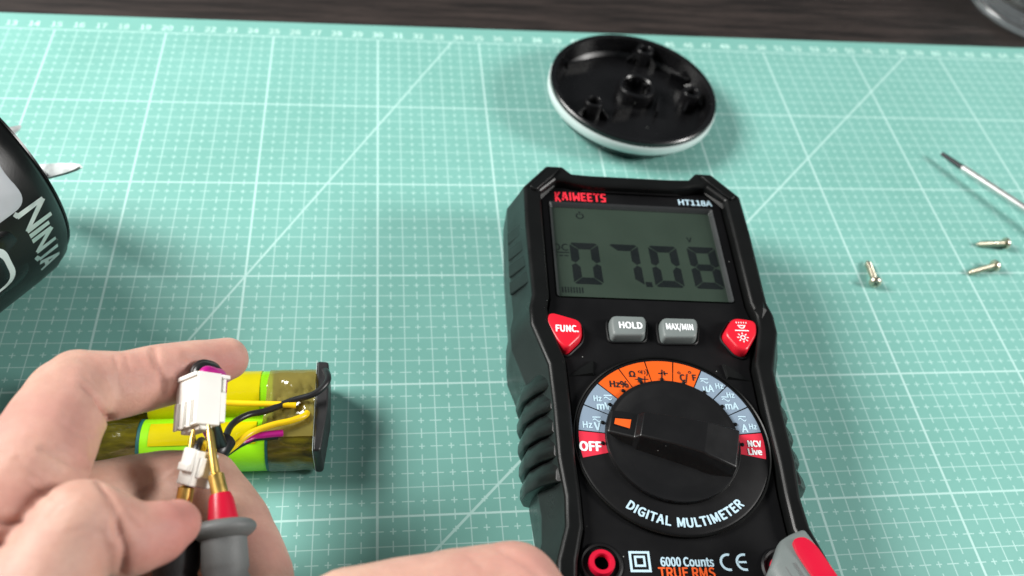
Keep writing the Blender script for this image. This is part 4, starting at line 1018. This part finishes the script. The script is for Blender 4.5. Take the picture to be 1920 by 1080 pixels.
def build_hand(name, parts, parent_loc, creases, flush, label, voxel=0.07, smooth_it=14):
    v, f = join(*parts)
    me = D.meshes.new('hand_raw'); me.from_pydata([tuple((Vector(p) - parent_loc) * S) for p in v], [], f); me.update()
    bm = bmesh.new(); bm.from_mesh(me); bmesh.ops.recalc_face_normals(bm, faces=bm.faces); bm.to_mesh(me); bm.free()
    o = D.objects.new('hand_raw', me); COL.objects.link(o)
    rm = o.modifiers.new('r', 'REMESH'); rm.mode = 'VOXEL'; rm.voxel_size = voxel * S
    sm = o.modifiers.new('s', 'SMOOTH'); sm.factor = 0.5; sm.iterations = smooth_it
    dg = bpy.context.evaluated_depsgraph_get(); dg.update()
    nm = D.meshes.new_from_object(o.evaluated_get(dg)); D.objects.remove(o)
    n = len(nm.vertices); co = np.empty(n * 3); nm.vertices.foreach_get('co', co); co = co.reshape(-1, 3)
    no = np.empty(n * 3); nm.vertices.foreach_get('normal', no); no = no.reshape(-1, 3)
    P = co / S + np.array(parent_loc)
    disp = np.zeros(n)
    from mathutils.bvhtree import BVHTree
    bv = BVHTree.FromPolygons([tuple(p) for p in P], [tuple(p.vertices) for p in nm.polygons])
    for pts, depth, wid in creases:
        dm = np.full(n, 1e9)
        Q = []
        for i in range(len(pts) - 1):
            for t in np.linspace(0, 1, 7):
                d_ = Vector(RC.T @ np.array([(pts[i][0] * (1 - t) + pts[i + 1][0] * t - 960) / FPX, (pts[i][1] * (1 - t) + pts[i + 1][1] * t - 540) / FPX, 1.0])).normalized()
                h_ = bv.ray_cast(Vector(CC), d_)[0]
                if h_ is not None: Q.append(np.array(h_))
        Q = [q for i, q in enumerate(Q) if i == 0 or np.linalg.norm(q - Q[i - 1]) > 1e-4]
        for i in range(len(Q) - 1):
            ab = Q[i + 1] - Q[i]; t = np.clip(((P - Q[i]) @ ab) / (ab @ ab), 0, 1)
            dm = np.minimum(dm, np.linalg.norm(P - (Q[i] + t[:, None] * ab), axis=1))
        disp -= depth * np.exp(-(dm / wid) ** 2) - depth * 0.14 * np.exp(-((dm - wid * 2.6) / (wid * 1.6)) ** 2)
    fl_ = np.zeros(n)
    for c, rad, amt in flush:
        dd_ = np.linalg.norm(P - np.array(c), axis=1); fl_ = np.maximum(fl_, amt * np.exp(-(dd_ / rad) ** 2))
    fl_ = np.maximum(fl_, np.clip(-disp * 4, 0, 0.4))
    # gentle unevenness
    wob = np.array([noise.noise(Vector(p) * 1.1) for p in P]) * 0.035
    P = P + no * (disp + wob)[:, None]
    nm.vertices.foreach_set('co', ((P - np.array(parent_loc)) * S).ravel())
    at = nm.attributes.new('flush', 'FLOAT', 'POINT'); at.data.foreach_set('value', fl_.astype(np.float32))
    nm.update(); nm.materials.clear(); nm.materials.append(M['skin'])
    ob = D.objects.new(name, nm); COL.objects.link(ob); ob.location = Vector(parent_loc) * S
    for p in nm.polygons: p.use_smooth = True
    return ob
def chain(pts, rads):
    return [capsule(pts[i], pts[i + 1], rads[i], rads[i + 1]) for i in range(len(pts) - 1)]
def J(x, y, z): return upv(x, y, z)
def rpx(x, y, z, px): return px / pxcm(x, y, z)
def jr(lst):
    """list of (px, py, z, radius in px)"""
    return [J(a, b, c) for a, b, c, d in lst], [rpx(a, b, c, d) for a, b, c, d in lst]
index = [(-10, 985, 8.2, 110), (62, 872, 7.9, 100), (128, 748, 6.9, 80), (150, 726, 6.7, 72), (225, 722, 6.3, 64), (310, 703, 5.7, 60), (375, 688, 5.3, 53), (424, 674, 5.0, 41)]
thumb = [(-60, 1230, 8.0, 130), (70, 1110, 8.6, 100), (150, 982, 8.7, 84), (172, 985, 8.6, 80), (245, 1012, 8.2, 70), (292, 1000, 7.9, 62), (330, 982, 7.6, 47)]
middle = [(-20, 1040, 6.4, 100), (120, 950, 5.4, 74), (300, 908, 4.0, 64), (388, 908, 3.6, 62), (440, 985, 3.8, 68), (480, 1080, 4.2, 70), (500, 1180, 4.7, 62)]
ringf = [(-20, 1120, 5.6, 95), (130, 1010, 4.4, 72), (300, 985, 2.6, 60), (372, 1000, 2.2, 58), (410, 1070, 2.4, 60), (430, 1160, 3.0, 56)]
little = [(0, 1190, 5.0, 85), (140, 1100, 3.6, 62), (270, 1075, 1.9, 52), (330, 1100, 1.7, 48), (360, 1160, 2.2, 46)]
parts = []
for fg in (index, thumb, middle, ringf, little):
    p, r = jr(fg); parts += chain(p, r)
palm_c = J(-80, 1150, 6.6)
parts.append(ellipsoid(palm_c, [Vector((1, 0, 0)), Vector((0, 1, 0)), Vector((0, 0, 1))], (2.6, 2.8, 2.0)))
parts.append(capsule(J(-80, 1150, 6.6), J(-180, 1500, 6.2), 2.5, 2.6)); parts.append(capsule(J(-180, 1500, 6.2), J(-420, 2300, 5.6), 2.6, 3.4))
# web between thumb and index
parts.append(capsule(J(40, 985, 7.6), J(120, 900, 6.6), 0.8, 0.5))
def surf(lst, dz=0.9): return [tuple(J(x, y, z + dz)) for x, y, z in lst]
cre = [([(162, 728), (178, 746), (206, 784)], 0.07, 0.12), ([(184, 754), (207, 788)], 0.10, 0.09), ([(160, 708), (176, 728)], 0.02, 0.07),
       ([(290, 652), (298, 690), (306, 738)], 0.05, 0.07), ([(282, 656), (290, 688)], 0.03, 0.045), ([(300, 690), (312, 728)], 0.025, 0.04),
       ([(186, 906), (206, 935), (217, 968), (219, 1000)], 0.07, 0.07), ([(222, 980), (233, 1030), (228, 1075)], 0.09, 0.08),
       ([(78, 842), (112, 856), (140, 872), (168, 884)], 0.06, 0.06), ([(110, 838), (138, 856), (160, 870)], 0.035, 0.045), ([(-5, 978), (22, 980), (44, 974)], 0.09, 0.07), ([(-5, 1022), (22, 1018)], 0.05, 0.06),
       ([(60, 905), (85, 925), (100, 932)], 0.04, 0.06), ([(348, 668), (372, 676), (398, 690), (404, 712)], 0.05, 0.10), ([(30, 860), (60, 880), (90, 905)], 0.025, 0.05), ([(120, 800), (150, 815), (178, 815)], 0.018, 0.05), ([(215, 668), (222, 700), (225, 740)], 0.02, 0.05), ([(236, 664), (244, 698)], 0.015, 0.04), ([(92, 968), (112, 945), (140, 930)], 0.02, 0.045), ([(130, 1000), (160, 990), (190, 1000)], 0.018, 0.045), ([(255, 930), (300, 905), (330, 880)], 0.02, 0.05), ([(240, 960), (262, 985)], 0.03, 0.05)]
flu = [(J(435, 690, 5.6), 0.8, 0.75), (J(425, 655, 5.8), 0.28, 0.5), (J(330, 975, 7.9), 1.1, 0.75), (J(265, 1010, 8.7), 1.0, 0.45), (J(130, 830, 8.0), 1.0, 0.35), (J(20, 960, 8.6), 1.0, 0.5), (J(250, 700, 6.9), 0.8, 0.2), (J(350, 700, 6.2), 0.6, 0.4), (J(340, 740, 5.9), 0.5, 0.45)]
flu = [(tuple(a), b_, c) for a, b_, c in flu]
lh = build_hand('hand', parts, J(-80, 1150, 6.6), cre, flu, '')
tag(lh, 'bare left hand with bent index finger pinching the white plug', 'hand')
# right hand below, holding the probes
index2 = [(1000, 1215, 6.6, 128), (958, 1122, 6.9, 106), (860, 1115, 7.2, 86), (650, 1145, 7.5, 80), (530, 1190, 7.6, 66), (455, 1235, 7.8, 52)]
middle2 = [(1000, 1280, 6.2, 120), (900, 1230, 6.2, 90), (640, 1290, 6.6, 78), (500, 1310, 6.8, 60), (430, 1300, 6.9, 50)]
ring2 = [(1020, 1350, 5.6, 110), (900, 1330, 5.2, 84), (680, 1380, 5.2, 72), (560, 1400, 5.6, 60)]
little2 = [(1030, 1420, 5.0, 100), (920, 1420, 4.4, 74), (760, 1460, 4.2, 62), (660, 1470, 4.4, 52)]
thumb2 = [(1010, 1420, 8.0, 140), (840, 1330, 9.2, 110), (640, 1290, 9.6, 90), (520, 1250, 9.4, 74), (470, 1240, 9.2, 60)]
parts = []
for fg in (index2, middle2, ring2, little2, thumb2):
    p, r = jr(fg); parts += chain(p, r)
pc = J(1080, 1400, 6.6)
parts.append(ellipsoid(pc, [Vector((1, 0, 0)), Vector((0, 1, 0)), Vector((0, 0, 1))], (2.6, 2.6, 1.9)))
parts.append(capsule(pc, J(1250, 1800, 7.0), 2.3, 2.5)); parts.append(capsule(J(1250, 1800, 7.0), J(1700, 2700, 7.0), 2.5, 3.3))
cre2 = [([(940, 1030), (975, 1050), (1010, 1078)], 0.05, 0.10), ([(880, 1040), (905, 1062)], 0.03, 0.07)]
rh = build_hand('hand', parts, pc, cre2, [(tuple(J(980, 1060, 7.6)), 1.2, 0.25)], '', 0.09)
tag(rh, 'bare right hand resting beside the multimeter, only its knuckle showing', 'hand')
# index fingernail on the far side of the fingertip
